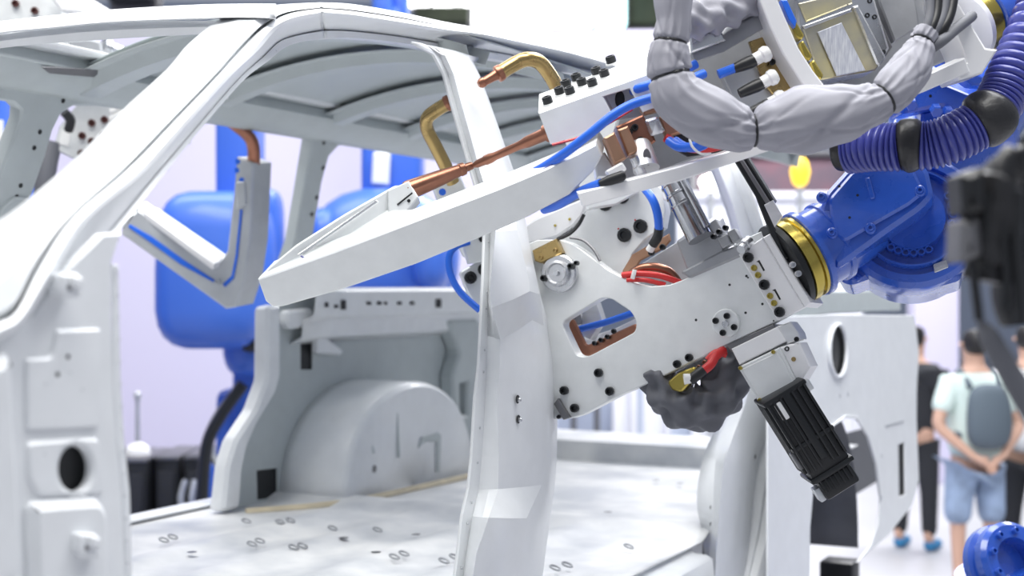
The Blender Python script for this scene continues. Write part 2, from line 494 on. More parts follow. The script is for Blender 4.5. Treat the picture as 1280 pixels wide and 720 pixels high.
grid('header_inner', [[PL(x, y, lfun(x) + 0.06) for x, y in zip(hx2, u0)], [PL(x, (y + w) / 2, lfun(x) + 0.045) for x, y, w in zip(hx2, u0, u1)], [PL(x, y, lfun(x) + 0.05) for x, y in zip(hx2, u1)], [PL(x, y, lfun(x) + 0.09) for x, y in zip(hx2, u1)]], BP, van, 1, 3, 0.004, 40)

# roof panel (crowned) with its cross bows; it is open in front of the first bow
def roof_z(l, t):
    k = (t - 1.86) / 0.52
    return 0.50 + 0.085 * (1 - k * k) + 0.02 * math.sin((l - 2.0) / 2.8 * math.pi)
rl = [2.36 + 0.15 * i for i in range(18)]
tt = [1.33 + 0.066 * i for i in range(17)]
grid('roof_panel', [[V(l, t, roof_z(l, t) + (0.0)) for t in tt] for l in rl], IG, van, 1, 1, 0.003, 60)
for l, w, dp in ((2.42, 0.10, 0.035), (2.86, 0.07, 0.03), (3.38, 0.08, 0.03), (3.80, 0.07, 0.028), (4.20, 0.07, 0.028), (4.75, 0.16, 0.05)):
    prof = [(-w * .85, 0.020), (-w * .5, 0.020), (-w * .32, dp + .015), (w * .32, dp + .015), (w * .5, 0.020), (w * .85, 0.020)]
    grid('roof_bow', [[V(l + a, t, roof_z(l + a, t) - b) for t in tt] for a, b in prof], IG, van, 1, 1, 0.002, 35)
# far side rail inner panel
fr_l = [1.2, 1.6, 2.0, 2.4, 2.8, 3.2, 3.6, 4.0, 4.4, 4.9]
def frow(t, z): return [V(l, t, z + (0.0 if l > 2.0 else -0.05 * (2.0 - l))) for l in fr_l]
grid('far_roof_rail', [frow(2.36, 0.545), frow(2.345, 0.53), frow(2.33, 0.50), frow(2.35, 0.475), frow(2.40, 0.455), frow(2.415, 0.445)], IG, van, 1, 3, 0.004, 35)
grid('far_roof_edge', [frow(2.30, 0.548), frow(2.31, 0.535), frow(2.36, 0.533), frow(2.43, 0.53)], BP, van, 1, 3, 0.004, 35)

# far side frame: pillars between the openings, leaning inwards above the belt
fp = plane3(V(2, 2.40, 0.48), V(4, 2.40, 0.48), V(2, 2.56, 0.0))
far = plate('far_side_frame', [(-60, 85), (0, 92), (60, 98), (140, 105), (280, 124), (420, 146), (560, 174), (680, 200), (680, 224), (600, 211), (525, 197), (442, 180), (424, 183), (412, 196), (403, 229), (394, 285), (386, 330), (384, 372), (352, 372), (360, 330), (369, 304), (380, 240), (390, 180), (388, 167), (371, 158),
             (277, 145), (187, 136), (142, 133), (93, 133), (78, 142), (67, 164), (58, 196), (27, 284), (-20, 420), (-70, 420), (0, 218), (26, 151), (27, 138), (18, 129), (0, 126), (-60, 120)], fp, 0.045, IG, van, bev=0.006,
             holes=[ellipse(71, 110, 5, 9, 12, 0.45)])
plate('slot_shade', ellipse(71, 110, 8, 12, 10), fp.off(-0.04), 0.003, 'black', far)  # black sheet painted as the shade inside the rail hole
bolts(fp.off(0.001), [(79, 126), (82, 105), (50, 165), (43, 185), (26, 232), (21, 246), (5, 261), (18, 285), (390, 268), (396, 247), (404, 210), (405, 178), (462, 183), (486, 188)], 3.2, 0.004, far, 'hole', 'black', 'hole')
for x, y in ((120, 128), (141, 129), (163, 132), (300, 140), (330, 146)):
    bolts(fp.off(0.001), [(x, y)], 1.8, 0.003, far, 'hole', 'dark_steel', 'hole')
plate('embossed_pad', [(20, 246), (38, 248), (30, 290), (0, 292), (2, 262)], fp.off(0.008), 0.012, IG, far, bev=0.004, r=5)
# dark sunroof cut-out in the far rail
plate('rail_pocket', [(52, 84), (62, 92), (118, 97), (128, 88), (104, 86), (70, 84)], plane3(V(2, 2.30, 0.53), V(3, 2.30, 0.53), V(2, 2.34, 0.46)), 0.004, 'dark_steel', far)
for x0, y0, x1, y1 in ((458, 162, 478, 164), (486, 170, 502, 172), (505, 176, 518, 178), (535, 178, 548, 181)):
    plate('rail_slot', [(x0, y0), (x1, y1), (x1 - 1, y1 + 5), (x0 - 1, y0 + 4)], fp.off(0.001), 0.003, 'black', far)

# far quarter: inner wall, belt ledge, wheelhouse, door jamb
wall = Plane(V(3, 2.50, 0), -TD)
qi = plate('far_quarter_panel', [(352, 372), (700, 356), (690, 600), (560, 600), (346, 626), (300, 640), (279, 640), (285, 583), (295, 550), (320, 512), (335, 475), (335, 387)], wall, 0.006, IG, van, bev=0.001,
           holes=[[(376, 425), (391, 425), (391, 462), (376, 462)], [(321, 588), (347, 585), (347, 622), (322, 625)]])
plate('jamb_edge', [(335, 384), (352, 380), (352, 470), (346, 492), (322, 532), (310, 560), (304, 590), (301, 636), (279, 640), (285, 583), (295, 550), (320, 512), (334, 475)], wall.off(0.05), 0.055, BP, van, bev=0.01, r=5)
plate('hole_shade', [(370, 420), (396, 420), (396, 468), (370, 468)], wall.off(-0.008), 0.003, 'black', qi)  # this and the next: black sheets for the shade inside the wall openings
plate('hole_shade', [(316, 582), (352, 580), (352, 628), (316, 632)], wall.off(-0.008), 0.003, 'black', qi)
plate('latch_cover', [(361, 388), (390, 385), (394, 392), (394, 408), (364, 412), (360, 404)], wall.off(0.04), 0.04, BP, van, bev=0.008, r=5)
plate('bracket', [(398, 420), (412, 424), (430, 438), (428, 444), (398, 442)], wall.off(0.03), 0.03, BP, van, bev=0.006, r=4)
lg = [3.36 + 0.19 * i for i in range(10)]
grid('belt_ledge', [[V(l, 2.50, -0.005) for l in lg], [V(l, 2.42, 0.0) for l in lg], [V(l, 2.40, -0.012) for l in lg], [V(l, 2.41, -0.085) for l in lg], [V(l, 2.45, -0.10) for l in lg], [V(l, 2.455, -0.15) for l in lg], [V(l, 2.5, -0.17) for l in lg]], BP, van, 1, 1, 0.004, 35)
bp = Plane(V(3, 2.40, 0), -TD)
for x, y, w, h in ((430, 381, 6, 12), (462, 379, 5, 4), (475, 379, 5, 4), (483, 379, 3, 4), (500, 379, 5, 4), (516, 379, 5, 4), (549, 379, 6, 11), (409, 381, 4, 6), (421, 383, 4, 4)):
    plate('belt_slot', [(x - w / 2, y - h / 2), (x + w / 2, y - h / 2), (x + w / 2, y + h / 2), (x - w / 2, y + h / 2)], bp.off(0.002), 0.004, 'black', van)
bolts(Plane(V(3, 2.452, 0), -TD), [(452, 397), (496, 396), (405, 399), (560, 396)], 2.2, 0.003, van, 'hole', 'dark_steel', 'hole')
# wheelhouse: half drum standing in from the wall
arc = []
N = 22
for i in range(N + 1):
    a = math.pi * i / N
    arc.append((3.70 - 0.39 * math.cos(a), -0.635 + 0.335 * math.sin(a) ** 0.9))
def scl(l, z, k): return (3.70 + (l - 3.70) * k, -0.635 + (z + 0.635) * k)
wrows = []
for t, k in ((2.50, 1.0), (2.46, 1.0), (2.38, 1.0), (2.285, 1.0), (2.270, 0.985), (2.262, 0.955), (2.272, 0.5), (2.272, 0.02)):
    wrows.append([V(*(lambda q: (q[0], t, q[1]))(scl(l, z, k))) for l, z in arc])
wh = grid('wheelhouse', wrows, BP, van, 1, 1, 0.004, 40)
ip = Plane(V(3.7, 2.268, 0), -TD)
for pts in ([(524, 560), (528, 546), (548, 540), (552, 544), (550, 590), (546, 590), (546, 552), (533, 552)], [(496, 512), (498, 512), (501, 572), (498, 572)], [(460, 545), (463, 545), (470, 566), (466, 568)]):
    plate('pressed_rib', pts, ip.off(0.004), 0.006, IG, wh, bev=0.002)
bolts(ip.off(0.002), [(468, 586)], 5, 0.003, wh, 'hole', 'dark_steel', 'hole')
plate('rear_jamb', [(560, 400), (600, 398), (602, 470), (592, 560), (572, 560), (566, 470), (576, 440)], wall.off(0.06), 0.06, IG, van, bev=0.01, r=6, holes=[[(576, 480), (586, 478), (585, 518), (576, 520)]])

# floor pan: shallow pressed ribs along the van, rear sill raised
FZ = -0.634
def fl_z(l, t):
    if l > 4.55: return FZ + 0.07
    w = 0.012 * max(0.0, math.sin((t - 1.2) / 0.118 * math.pi)) ** 0.6 if (1.3 < t < 2.4 and 1.3 < l < 3.25) else 0
    w += 0.02 if 3.28 < l < 3.40 else 0
    return FZ + w
ls = [0.9 + 0.06 * i for i in range(61)] + [4.545, 4.56, 4.62, 4.75, 4.9]
ts = [1.14 + 0.0295 * i for i in range(50)]
floor_pan = grid('floor_pan', [[V(l, t, fl_z(l, t)) for t in ts] for l in ls], 'floor_paint', van, 1, 1, 0.004, 50)
grid('far_sill', [[V(l, 2.56, FZ + 0.012) for l in (0.9, 2, 3, 3.2)], [V(l, 2.63, FZ + 0.014) for l in (0.9, 2, 3, 3.2)], [V(l, 2.65, FZ - 0.02) for l in (0.9, 2, 3, 3.2)], [V(l, 2.66, FZ - 0.16) for l in (0.9, 2, 3, 3.2)]], BP, van, 1, 1, 0.004)
# seam sealer bead along the far wall
bead = [V(3.05, 2.42, FZ + .004), V(3.3, 2.26, FZ + .006), V(3.7, 2.22, FZ + .006), V(4.1, 2.20, FZ + .006), V(4.4, 2.19, FZ + .006)]
tube('sealer_bead', bead, 0.012, 'sealer', van, 6, 6)
# near sill: stepped box section that ends at the rear pillar
sl = [1.2, 1.8, 2.4, 2.9, 3.18]
srow = lambda t, z: [V(l, t, z) for l in sl]
grid('near_sill', [srow(1.20, FZ), srow(1.16, FZ - 0.002), srow(1.14, FZ - 0.02), srow(1.11, FZ - 0.022), srow(1.095, FZ - 0.03), srow(1.09, FZ - 0.075), srow(1.05, FZ - 0.085), srow(1.045, FZ - 0.22)], BP, van, 1, 1, 0.004, 25)
# tie-down rings and holes in the floor
rings = [(350, 654), (363, 652), (315, 682), (325, 678), (367, 686), (378, 684), (493, 698), (505, 694), (555, 703), (568, 698), (694, 712), (709, 708), (786, 685), (205, 677), (216, 673), (308, 653), (416, 662), (472, 664)]
for x, y in rings:
    p = PZ(x, y, FZ + 0.014)
    pts = [p + (LD * math.cos(a) + TD * math.sin(a)) * 0.011 + UP * (0.004 + 0.004 * math.sin(a)) for a in [i * math.pi / 5 for i in range(11)]]
    tube('tie_ring', pts, 0.0024, 'cast_alu', van, 6, 2)
for x, y in ((140 + 100, 690), (430, 672), (520, 668), (470, 690), (760, 640), (820, 600), (850, 604)):
    bolt(PZ(x, y, FZ + 0.014), UP, 0.012, 0.003, floor_pan, 'hole', 'dark_steel', 'hole')

# near centre pillar (hat section with flanges)
bpl = [
 ((516, 53), (526, 54), (540, 58), (588, 70), (598, 72), 1.325, .0),
 ((542, 68), (548, 68), (556, 70), (584, 74), (592, 80), 1.32, .012),
 ((555, 93), (560, 93), (567, 93), (592, 93), (599, 95), 1.31, .018),
 ((564, 127), (569, 127), (576, 127), (603, 127), (611, 127), 1.295, .02),
 ((577, 173), (582, 173), (589, 173), (619, 173), (627, 173), 1.27, .022),
 ((589, 213), (594, 213), (600, 213), (632, 213), (641, 213), 1.25, .024),
 ((600, 250), (606, 250), (612, 250), (640, 250), (651, 250), 1.225, .036),
 ((606, 290), (613, 290), (620, 290), (645, 288), (658, 288), 1.20, .05),
 ((604, 352), (611, 355), (613, 366), (660, 350), (669, 350), 1.185, .062),
 ((603, 376), (610, 378), (615, 384), (661, 364), (675, 372), 1.18, .062),
 ((601, 418), (609, 420), (625, 424), (664, 400), (688, 415), 1.175, .028),
 ((599, 455), (608, 457), (624, 458), (676, 450), (694, 450), 1.17, .028),
 ((594, 500), (606, 500), (621, 500), (680, 500), (696, 500), 1.168, .028),
 ((590, 570), (602, 570), (623, 572), (680, 575), (695, 575), 1.165, .03),
 ((586, 610), (598, 612), (622, 612), (676, 606), (693, 600), 1.165, .03),
 ((578, 645), (590, 646), (611, 648), (657, 648), (688, 640), 1.165, .062),
 ((573, 690), (583, 690), (596, 692), (649, 692), (681, 690), 1.165, .066),
 ((568, 730), (578, 730), (590, 730), (644, 730), (676, 730), 1.165, .066),
 ((560, 780), (570, 780), (582, 780), (638, 780), (670, 780), 1.165, .066)]
brows = []
for a, b, c, d, e, t, k in bpl:
    A, B, Cc, D, E = PT(*a, t), PT(*b, t), PT(*c, t - k), PT(*d, t - k), PT(*e, t + .02)
    brows.append([A + TD * 0.004, A, B, B.lerp(Cc, .5) - TD * k * .1, Cc, Cc.lerp(D, .5) - TD * .004, D, D.lerp(E, .5) - TD * k * .15, E, E + TD * 0.05])
bpil = grid('centre_pillar', brows, BP, van, 1, 1, 0.004, 13)
for x, y in ((647, 499), (648, 524)):
    bolts(Plane(PT(647, 510, 1.132), -TD), [(x, y)], 5.5, 0.004, bpil, 'hole', 'black', 'hole')
    bolts(Plane(PT(647, 510, 1.132), -TD), [(x + 1, y + 1)], 3, 0.005, bpil, 'button', 'steel', 'stud')
for i in range(7, 17):
    for q in (0.2,) if i % 2 else (0.5,):
        bolt(brows[i][1].lerp(brows[i + 1][1], q).lerp(brows[i][2].lerp(brows[i + 1][2], q), .5) - TD * .003, -TD, .0026, .0014, bpil, 'button', 'aluminium_dull', 'weld_spot')
bolts(Plane(PT(560, 110, 1.31), -TD), [(566, 118), (568, 122), (574, 140), (579, 180), (592, 222)], 1.6, .0015, bpil, 'button', 'dark_steel', 'weld_spot')

# near rear pillar, from the rail down to the wheel arch
cpl = [
 ((842, 118), (848, 119), (858, 122), (880, 124), (900, 126), 1.25),
 ((872, 180), (878, 180), (885, 180), (903, 180), (920, 180), 1.20),
 ((892, 222), (897, 222), (903, 222), (918, 222), (934, 222), 1.16),
 ((912, 278), (917, 278), (923, 278), (938, 278), (953, 278), 1.13),
 ((925, 340), (930, 340), (936, 340), (955, 340), (975, 340), 1.11),
 ((926, 420), (931, 420), (940, 420), (966, 420), (990, 420), 1.09),
 ((918, 490), (925, 490), (935, 490), (968, 490), (992, 490), 1.08),
 ((890, 546), (902, 546), (916, 546), (955, 546), (1000, 546), 1.08),
 ((877, 582), (895, 580), (905, 580), (945, 580), (1000, 585), 1.08),
 ((871, 628), (892, 628), (900, 628), (940, 628), (990, 632), 1.08),
 ((879, 668), (890, 668), (897, 670), (936, 670), (981, 668), 1.08),
 ((882, 720), (889, 720), (894, 720), (928, 720), (964, 720), 1.08),
 ((884, 770), (889, 770), (892, 770), (920, 770), (948, 770), 1.08)]
crows = []
for a, b, c, d, e, t in cpl:
    A, B, Cc, D, E = PT(*a, t + .09), PT(*b, t + .05), PT(*c, t + .01), PT(*d, t), PT(*e, t - .05)
    crows.append([A, B, Cc, Cc.lerp(D, .6) - TD * .008, D, D.lerp(E, .18) + TD * .022, D.lerp(E, .3) + TD * .008, D.lerp(E, .42) + TD * .014, D.lerp(E, .5), E])
cp = grid('rear_pillar', crows, BP, van, 4, 1, 0.004, 28)
bolts(Plane(PT(888, 640, 1.125), -TD), [(888, 634), (888, 655)], 2.6, .004, cp, 'hole', 'black', 'hole')
bolts(Plane(PT(945, 573, 1.075), -TD), [(944, 571)], 2.8, .004, cp, 'hole', 'black', 'hole')

# near quarter panel with filler hole, wheel arch and slot
qp = plane3(PT(1060, 400, 1.0), PT(1140, 400, 0.97), PT(1060, 640, 0.96))
archx = [(1012, 740), (1013, 660), (1018, 600), (1028, 556), (1042, 532), (1058, 522), (1072, 524), (1086, 546), (1096, 580), (1101, 620), (1098, 655), (1088, 682), (1072, 703)]
quarter = plate('quarter_panel', [(960, 396), (1040, 393), (1143, 394), (1149, 440), (1146, 490), (1146, 525), (1149, 600), (1140, 632), (1112, 668), (1072, 703)] + archx[::-1][1:] + [(960, 740)], qp, 0.006, BP, van,
      holes=[ellipse(1050, 438, 10, 31, 18), [(1123, 556), (1131, 553), (1132, 618), (1124, 621)]], bev=0.002)
plate('window_flange', [(960, 372), (1040, 364), (1126, 362), (1126, 388), (1040, 392), (960, 402)], qp.off(-0.05), 0.02, 'inner_grey', van, bev=0.004)
plate('filler_rim', ellipse(1051, 438, 13, 35, 18), qp.off(0.01), 0.012, BP, quarter, holes=[ellipse(1050, 438, 10, 31, 18)], bev=0.004)
plate('filler_shade', ellipse(1052, 438, 14, 34, 14), qp.off(-0.010), 0.003, 'black', quarter)  # flat black sheet for the shade inside the filler hole
plate('slot_shade', [(1120, 550), (1136, 548), (1136, 624), (1120, 626)], qp.off(-0.010), 0.003, 'black', quarter)  # black sheet for the shade inside the slot
plate('arch_lip', [(1020, 600), (1029, 557), (1043, 531), (1058, 519), (1073, 521), (1088, 543), (1099, 580), (1104, 622), (1101, 620), (1096, 580), (1086, 546), (1072, 524), (1058, 522), (1042, 533), (1029, 560)], qp.off(0.006), 0.008, BP, quarter)
# drum of the near wheelhouse seen through the arch
nrows = []
for t, k in ((1.02, 1.02), (1.15, 1.0), (1.25, 0.98), (1.27, 0.9), (1.27, 0.02)):
    nrows.append([V(3.97 + (l - 3.70) * 1.05 * k, t, FZ - .20 + (z + .635) * 1.4 * k) for l, z in arc])
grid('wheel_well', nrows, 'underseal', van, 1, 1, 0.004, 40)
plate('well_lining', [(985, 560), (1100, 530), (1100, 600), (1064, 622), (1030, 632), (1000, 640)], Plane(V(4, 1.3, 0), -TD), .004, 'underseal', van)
plate('panel_seam', [(1107, 531), (1130, 525), (1130, 528), (1107, 534)], qp.off(0.002), 0.003, 'aluminium_dull', quarter)
bolts(qp, [(1050, 495), (1060, 493), (1102, 570)], 3, .004, quarter, 'hole', 'aluminium_dull', 'dimple')
# rear cross panel and bumper beam
box('rear_beam', V(4.86, 2.0, -0.78), LD, TD, UP, (0.10, 1.2, 0.22), BP, van, .02)
box('underbody_beam', V(3.6, 1.5, -0.84), LD, TD, UP, (2.4, 0.12, 0.14), BP, van, .02)
box('underbody_beam', V(3.2, 2.3, -0.84), LD, TD, UP, (3.4, 0.12, 0.14), BP, van, .02)

# the dark stand that carries the body
stand = thing('body_stand', 'black steel stand legs under the white van body', 'stand', V(2.9, 1.85, -2.0))
for l, t in ((4.55, 1.12), (4.1, 1.25), (4.55, 2.3), (1.3, 1.4), (1.3, 2.3), (2.6, 1.4), (2.6, 2.3)):
    zt = -0.91
    lo = box('leg', V(l, t, (zt - 2.0) / 2), LD, TD, UP, (0.11, 0.11, 2.0 + zt), 'black', stand, .008)
    box('foot_plate', V(l, t, -1.99), LD, TD, UP, (0.24, 0.24, 0.02), 'black', lo, .004)
box('cross_beam', V(2.9, 1.4, -1.2), LD, TD, UP, (3.4, .09, .09), 'black', stand, .006)
box('cross_beam', V(2.9, 2.3, -1.2), LD, TD, UP, (3.4, .09, .09), 'black', stand, .006)
# ================================================================ upper welding gun (long U arm round the centre pillar)
gA = thing('welding_gun', 'upper spot welding gun with long silver U-shaped arm and copper electrode rods', 'welding gun', P(900, 120, 2.35))
fA = flat(2.27, 0.03, 0.0, 690, 165)
# long front leg of the arm
arm = plate('front_arm', [(322, 349), (332, 377), (341, 384), (354, 383), (430, 361), (520, 330), (600, 297), (660, 271), (712, 243), (742, 214), (753, 194), (745, 180), (722, 192), (680, 212), (620, 237), (560, 260), (480, 291), (420, 314), (370, 332)],
            plane3(P(330, 360, 2.32), P(750, 190, 2.24), P(600, 300, 2.285)), 0.06, 'plate_coat', gA, W=(0.012, 0.10, 0.034), bev=0.0025)
# rear prong going back to the inner electrode
plate('rear_prong', [(330, 352), (352, 336), (420, 308), (512, 272), (508, 232), (492, 233), (430, 268), (370, 306), (336, 334), (324, 346)],
      plane3(P(328, 348, 2.345), P(505, 250, 2.46), P(430, 300, 2.41)), 0.05, 'plate_coat', gA, W=(0.0, 0.06, 0.006), bev=0.003)
plate('arm_web', [(338, 344), (400, 304), (470, 262), (508, 262), (560, 258), (480, 290), (420, 312), (370, 330)], plane3(P(332, 346, 2.375), P(620, 238, 2.37), P(500, 262, 2.43)), 0.012, 'plate_coat', gA, bev=0.002)
plate('channel', [(372, 318), (380, 318), (474, 252), (470, 250)], plane3(P(328, 348, 2.335), P(505, 250, 2.45), P(430, 300, 2.40)), 0.004, 'steel', gA)
eb = plate('electrode_clamp', [(484, 238), (511, 226), (523, 246), (509, 264), (505, 272), (486, 278)], plane3(P(490, 250, 2.44), P(520, 250, 2.44), P(500, 270, 2.435)), 0.05, 'plate_coat', gA, bev=0.002)
plate('clamp_slit', [(496, 255), (515, 240), (516, 242), (497, 257)], flat(2.436, 0, 0), 0.002, 'black', eb)
bolts(flat(2.437), [(511, 251)], 2.2, 0.002, eb, 'hole', 'black', 'hole')
def px_lathe(name, x0, y0, d0, x1, y1, d1, prof, m, parent, seg=20):
    """profile in (fraction along, radius in pixels)"""
    a, b = P(x0, y0, d0), P(x1, y1, d1); L = (b - a).length
    return lathe(name, a, b - a, [(f * L, pxm(r, (d0 + d1) / 2)) for f, r in prof], m, parent, seg)
px_lathe('inner_electrode', 508, 239, 2.46, 592, 206, 2.50, [(0, 12), (.05, 12.5), (.5, 10), (.78, 7.5), (.8, 8.5), (.86, 8), (.88, 5.5), (.97, 5), (1, 3)], 'copper', gA)
px_lathe('outer_electrode', 692, 163, 2.40, 592, 207, 2.49, [(0, 11), (.03, 11.5), (.09, 11.5), (.1, 8), (.32, 7.5), (.36, 6.5), (.42, 5.5), (.72, 5.2), (.78, 6.5), (.84, 6.5), (.86, 5.5), (.95, 5), (1, 3)], 'copper', gA)
# main block with the bolted top
blk = plate('gun_block', [(673, 141), (688, 181), (735, 165), (767, 146), (754, 121), (787, 111), (803, 141), (826, 132), (850, 118), (846, 80), (819, 89)], fA, 0.1, 'plate_coat', gA, W=(0.004, 0.13, 0.050), bev=0.0015)
topn = Vec((0.3, -0.42, 0.86)).normalized()
e1 = fA.at(673, 141); e2 = fA.at(819, 90)
tp = plane3(e1, e2, e1 + Vec((0.004, 0.13, 0.050)))
def top_at(x, y): return tp.at(x, y)
tn = (e2 - e1).cross(Vec((0.004, 0.13, 0.050))).normalized()
if tn.z < 0: tn = -tn
for x, y in ((686, 131), (701, 119), (714, 119), (709, 110), (722, 102), (729, 108), (742, 109), (747, 94), (757, 97), (765, 80)):
    p = tp.at(x, y)
    b_ = bolt(p, tn, pxm(8.2, p.y), 0.003, blk, 'washer', 'white_plastic', 'washer')
    bolt(p + tn * 0.003, tn, pxm(6.6, p.y), 0.012, blk)
plate('pocket_wall', [(750, 118), (790, 108), (806, 146), (768, 150)], fA.off(-0.06), 0.01, 'aluminium_dull', gA)
plate('pocket_bore', ellipse(775, 124, 6, 11, 14), fA.off(-0.055), 0.004, 'black', gA)
plate('cover_strip', [(742, 98), (848, 38), (860, 50), (850, 78), (790, 98), (758, 112)], plane3(P(742, 98, 2.40), P(848, 40, 2.42), P(850, 78, 2.30)), 0.02, 'white_plate', gA, bev=0.003)
plate('cover_slot', [(776, 88), (806, 70), (812, 71), (784, 90)], plane3(P(742, 98, 2.395), P(848, 40, 2.415), P(850, 78, 2.295)), 0.004, 'aluminium_dull', gA)
# carrier plate, lower rail and robot adapter
car = flat(2.46, 0.05, 0, 950, 120)
plate('carrier_plate', [(772, 150), (800, 100), (850, 60), (960, -10), (1020, -80), (1190, -80), (1206, 66), (1090, 116), (960, 166), (850, 205), (790, 228), (752, 226)], car, 0.03, 'cast_alu', gA, bev=0.003)
rl_ = flat(2.20, 0.06, 0.0, 850, 210)
plate('lower_rail', [(722, 241), (845, 209), (950, 177), (1085, 124), (1150, 97), (1206, 72), (1213, 90), (1155, 115), (1090, 141), (955, 191), (848, 227), (729, 259)], rl_, 0.05, 'white_plate', gA, W=(0.0, 0.05, 0.006), bev=0.002)
plate('adapter_plate', [(1174, -60), (1176, 0), (1203, 62), (1208, 78), (1192, 90), (1200, 100), (1228, 92), (1247, 62), (1232, 60), (1196, 0), (1194, -60)], flat(2.24, 0.1, 0, 1200, 50), 0.05, 'white_plate', gA, W=(0.02, 0.16, 0.01), bev=0.003)
# brass plate with three insulated terminals
plate('terminal_plate', [(936, 52), (976, 38), (1000, 106), (968, 120), (955, 105)], flat(2.34), 0.012, 'brass', gA, bev=0.002)
plate('terminal_block', [(900, 88), (940, 72), (960, 112), (975, 130), (940, 142), (915, 120)], flat(2.355), 0.03, 'aluminium_dull', gA, bev=0.002)
for (x, y, dx, dy) in ((957, 66, -32, 14), (966, 95, -34, 16), (976, 121, -34, 16)):
    t_ = px_lathe('cable_boot', x + 6, y - 2, 2.27, x - 14, y + 9, 2.27, [(0, 3), (.06, 8), (.25, 10.5), (.5, 10), (.6, 8), (1, 8)], 'white_plastic', gA, 16)
    px_lathe('cable_plug', x - 11, y + 8, 2.27, x + dx - 8, y + dy + 6, 2.27, [(0, 7.5), (.3, 8.5), (.7, 7.5), (1, 6)], 'black', t_, 12)
px_lathe('blue_cable', 921, 84, 2.27, 898, 93, 2.27, [(0, 6), (1, 6)], 'hose_blue', gA, 12)
bolts(flat(2.33), [(965, 78)], 4, .006, gA)
# slide bar, white strap, transformer box, yellow label with its reflection painted in
sb = plate('slide_bar', [(862, 62), (900, 46), (952, 14), (962, 32), (905, 66), (868, 78)], flat(2.31), 0.06, 'cast_alu', gA, W=(-0.006, 0.06, 0.035), bev=0.002)
bolts(plane3(P(868, 64, 2.33), P(952, 20, 2.33), P(900, 40, 2.36)), [(901, 48), (907, 37), (915, 40), (925, 29), (929, 33), (938, 19), (946, 16)], 2.6, .003, sb, 'button', 'white_plastic', 'screw')
plate('clear_duct', [(862, 46), (900, 36), (908, 50), (864, 66)], flat(2.29), 0.02, 'steel', gA, bev=0.003)
strap = [(944, -30), (950, 0), (962, 32), (978, 66), (998, 98), (1010, 116)]
so = [(966, -30), (972, 0), (984, 28), (998, 60), (1016, 88), (1030, 106)]
plate('curved_strap', strap + so[::-1], flat(2.25), 0.05, 'white_plate', gA, W=(0.004, 0.10, 0.0), bev=0.002)
plate('blue_strip', [(976, 0), (984, 0), (996, 26), (994, 34), (986, 24)], flat(2.255), 0.02, 'hose_blue', gA)
for i, (x, y) in enumerate(((996, 36), (1006, 62), (1020, 86))):
    plate('brass_lug', [(x - 8, y - 8), (x - 2, y - 12), (x + 10, y + 8), (x + 6, y + 14), (x - 2, y + 10)], flat(2.27), 0.03, 'gold_ring', gA, bev=0.003, r=3)
tr = plate('transformer', [(986, -60), (1070, -80), (1112, 60), (1096, 86), (1024, 100), (1000, 52)], flat(2.33), 0.10, 'steel', gA, bev=0.004)
plate('sheen_cover', [(1003, 34), (1066, 11), (1100, 80), (1094, 88), (1026, 100)], flat(2.325), 0.006, 'yellow_sheen', tr, bev=0.002)
plate('rating_label', [(1022, 40), (1052, 28), (1082, 88), (1046, 95)], flat(2.318), 0.002, 'label_print', tr)
plate('upper_window', [(998, 4), (1062, -12), (1066, 4), (1008, 27)], flat(2.325), 0.006, 'yellow_sheen', tr, bev=0.002)
fr = plate('cover_frame', [(1066, 8), (1073, 6), (1108, 72), (1100, 82), (1096, 80)], flat(2.315), 0.02, 'steel', tr, bev=0.003)
plate('cover_frame', [(1003, 32), (1064, 10), (1066, 14), (1006, 36)], flat(2.318), 0.014, 'steel', tr, bev=0.002)
plate('side_frame', [(1074, 0), (1088, -6), (1116, 58), (1108, 70)], flat(2.34), 0.08, 'dark_steel', gA, bev=0.003)
bolts(flat(2.335), [(1083, 20), (1092, 22), (1086, 2), (1103, 66)], 3.2, .008, gA, 'socket', 'bolt_black')
plate('grey_panel', [(1090, -20), (1140, -30), (1150, 34), (1118, 52)], flat(2.37), 0.03, 'cast_alu', gA, bev=0.003)
# copper bus bars
for pts, d in (([(755, 172), (768, 165), (783, 198), (768, 206)], 2.235), ([(772, 162), (785, 157), (799, 190), (785, 195)], 2.245)):
    plate('bus_bar', pts, flat(d), 0.05, 'copper_bar', gA, bev=0.003)
cb = plate('bus_block', [(770, 158), (804, 143), (820, 176), (800, 192), (784, 190)], flat(2.27), 0.06, 'copper', gA, bev=0.003)
bolts(flat(2.269), [(786, 166), (793, 160), (793, 182), (800, 176)], 4.6, .012, cb)
plate('bus_shunt', [(824, 146), (840, 140), (850, 144), (862, 160), (858, 164), (833, 171)], flat(2.27), 0.03, 'copper_bar', gA, bev=0.003)
bolts(flat(2.269), [(853, 157)], 4.5, .006, gA)
plate('flexible_shunt', [(806, 150), (822, 145), (832, 164), (814, 170)], flat(2.255), 0.02, 'steel', gA, bev=0.004, r=3)
plate('copper_tab', [(801, 136), (818, 130), (826, 138), (806, 143)], flat(2.28), 0.03, 'copper_bar', gA, bev=0.003)
px_lathe('guide_bush', 808, 212, 2.25, 800, 178, 2.27, [(0, 17), (.5, 15), (.9, 13), (1, 11)], 'aluminium', gA, 20)
plate('bush_bore', ellipse(809, 196, 5, 11, 14, -0.15), flat(2.235), .003, 'dark_steel', gA)
px_lathe('pin', 792, 196, 2.24, 806, 224, 2.25, [(0, 6), (1, 6)], 'steel', gA, 14)
plate('side_cheek', [(742, 196), (756, 190), (770, 212), (760, 222), (746, 222)], flat(2.30), 0.06, 'aluminium', gA, bev=0.003)
plate('white_lug', [(756, 214), (778, 202), (784, 212), (764, 224)], flat(2.23), 0.02, 'white_plastic', gA, bev=0.003, r=3)
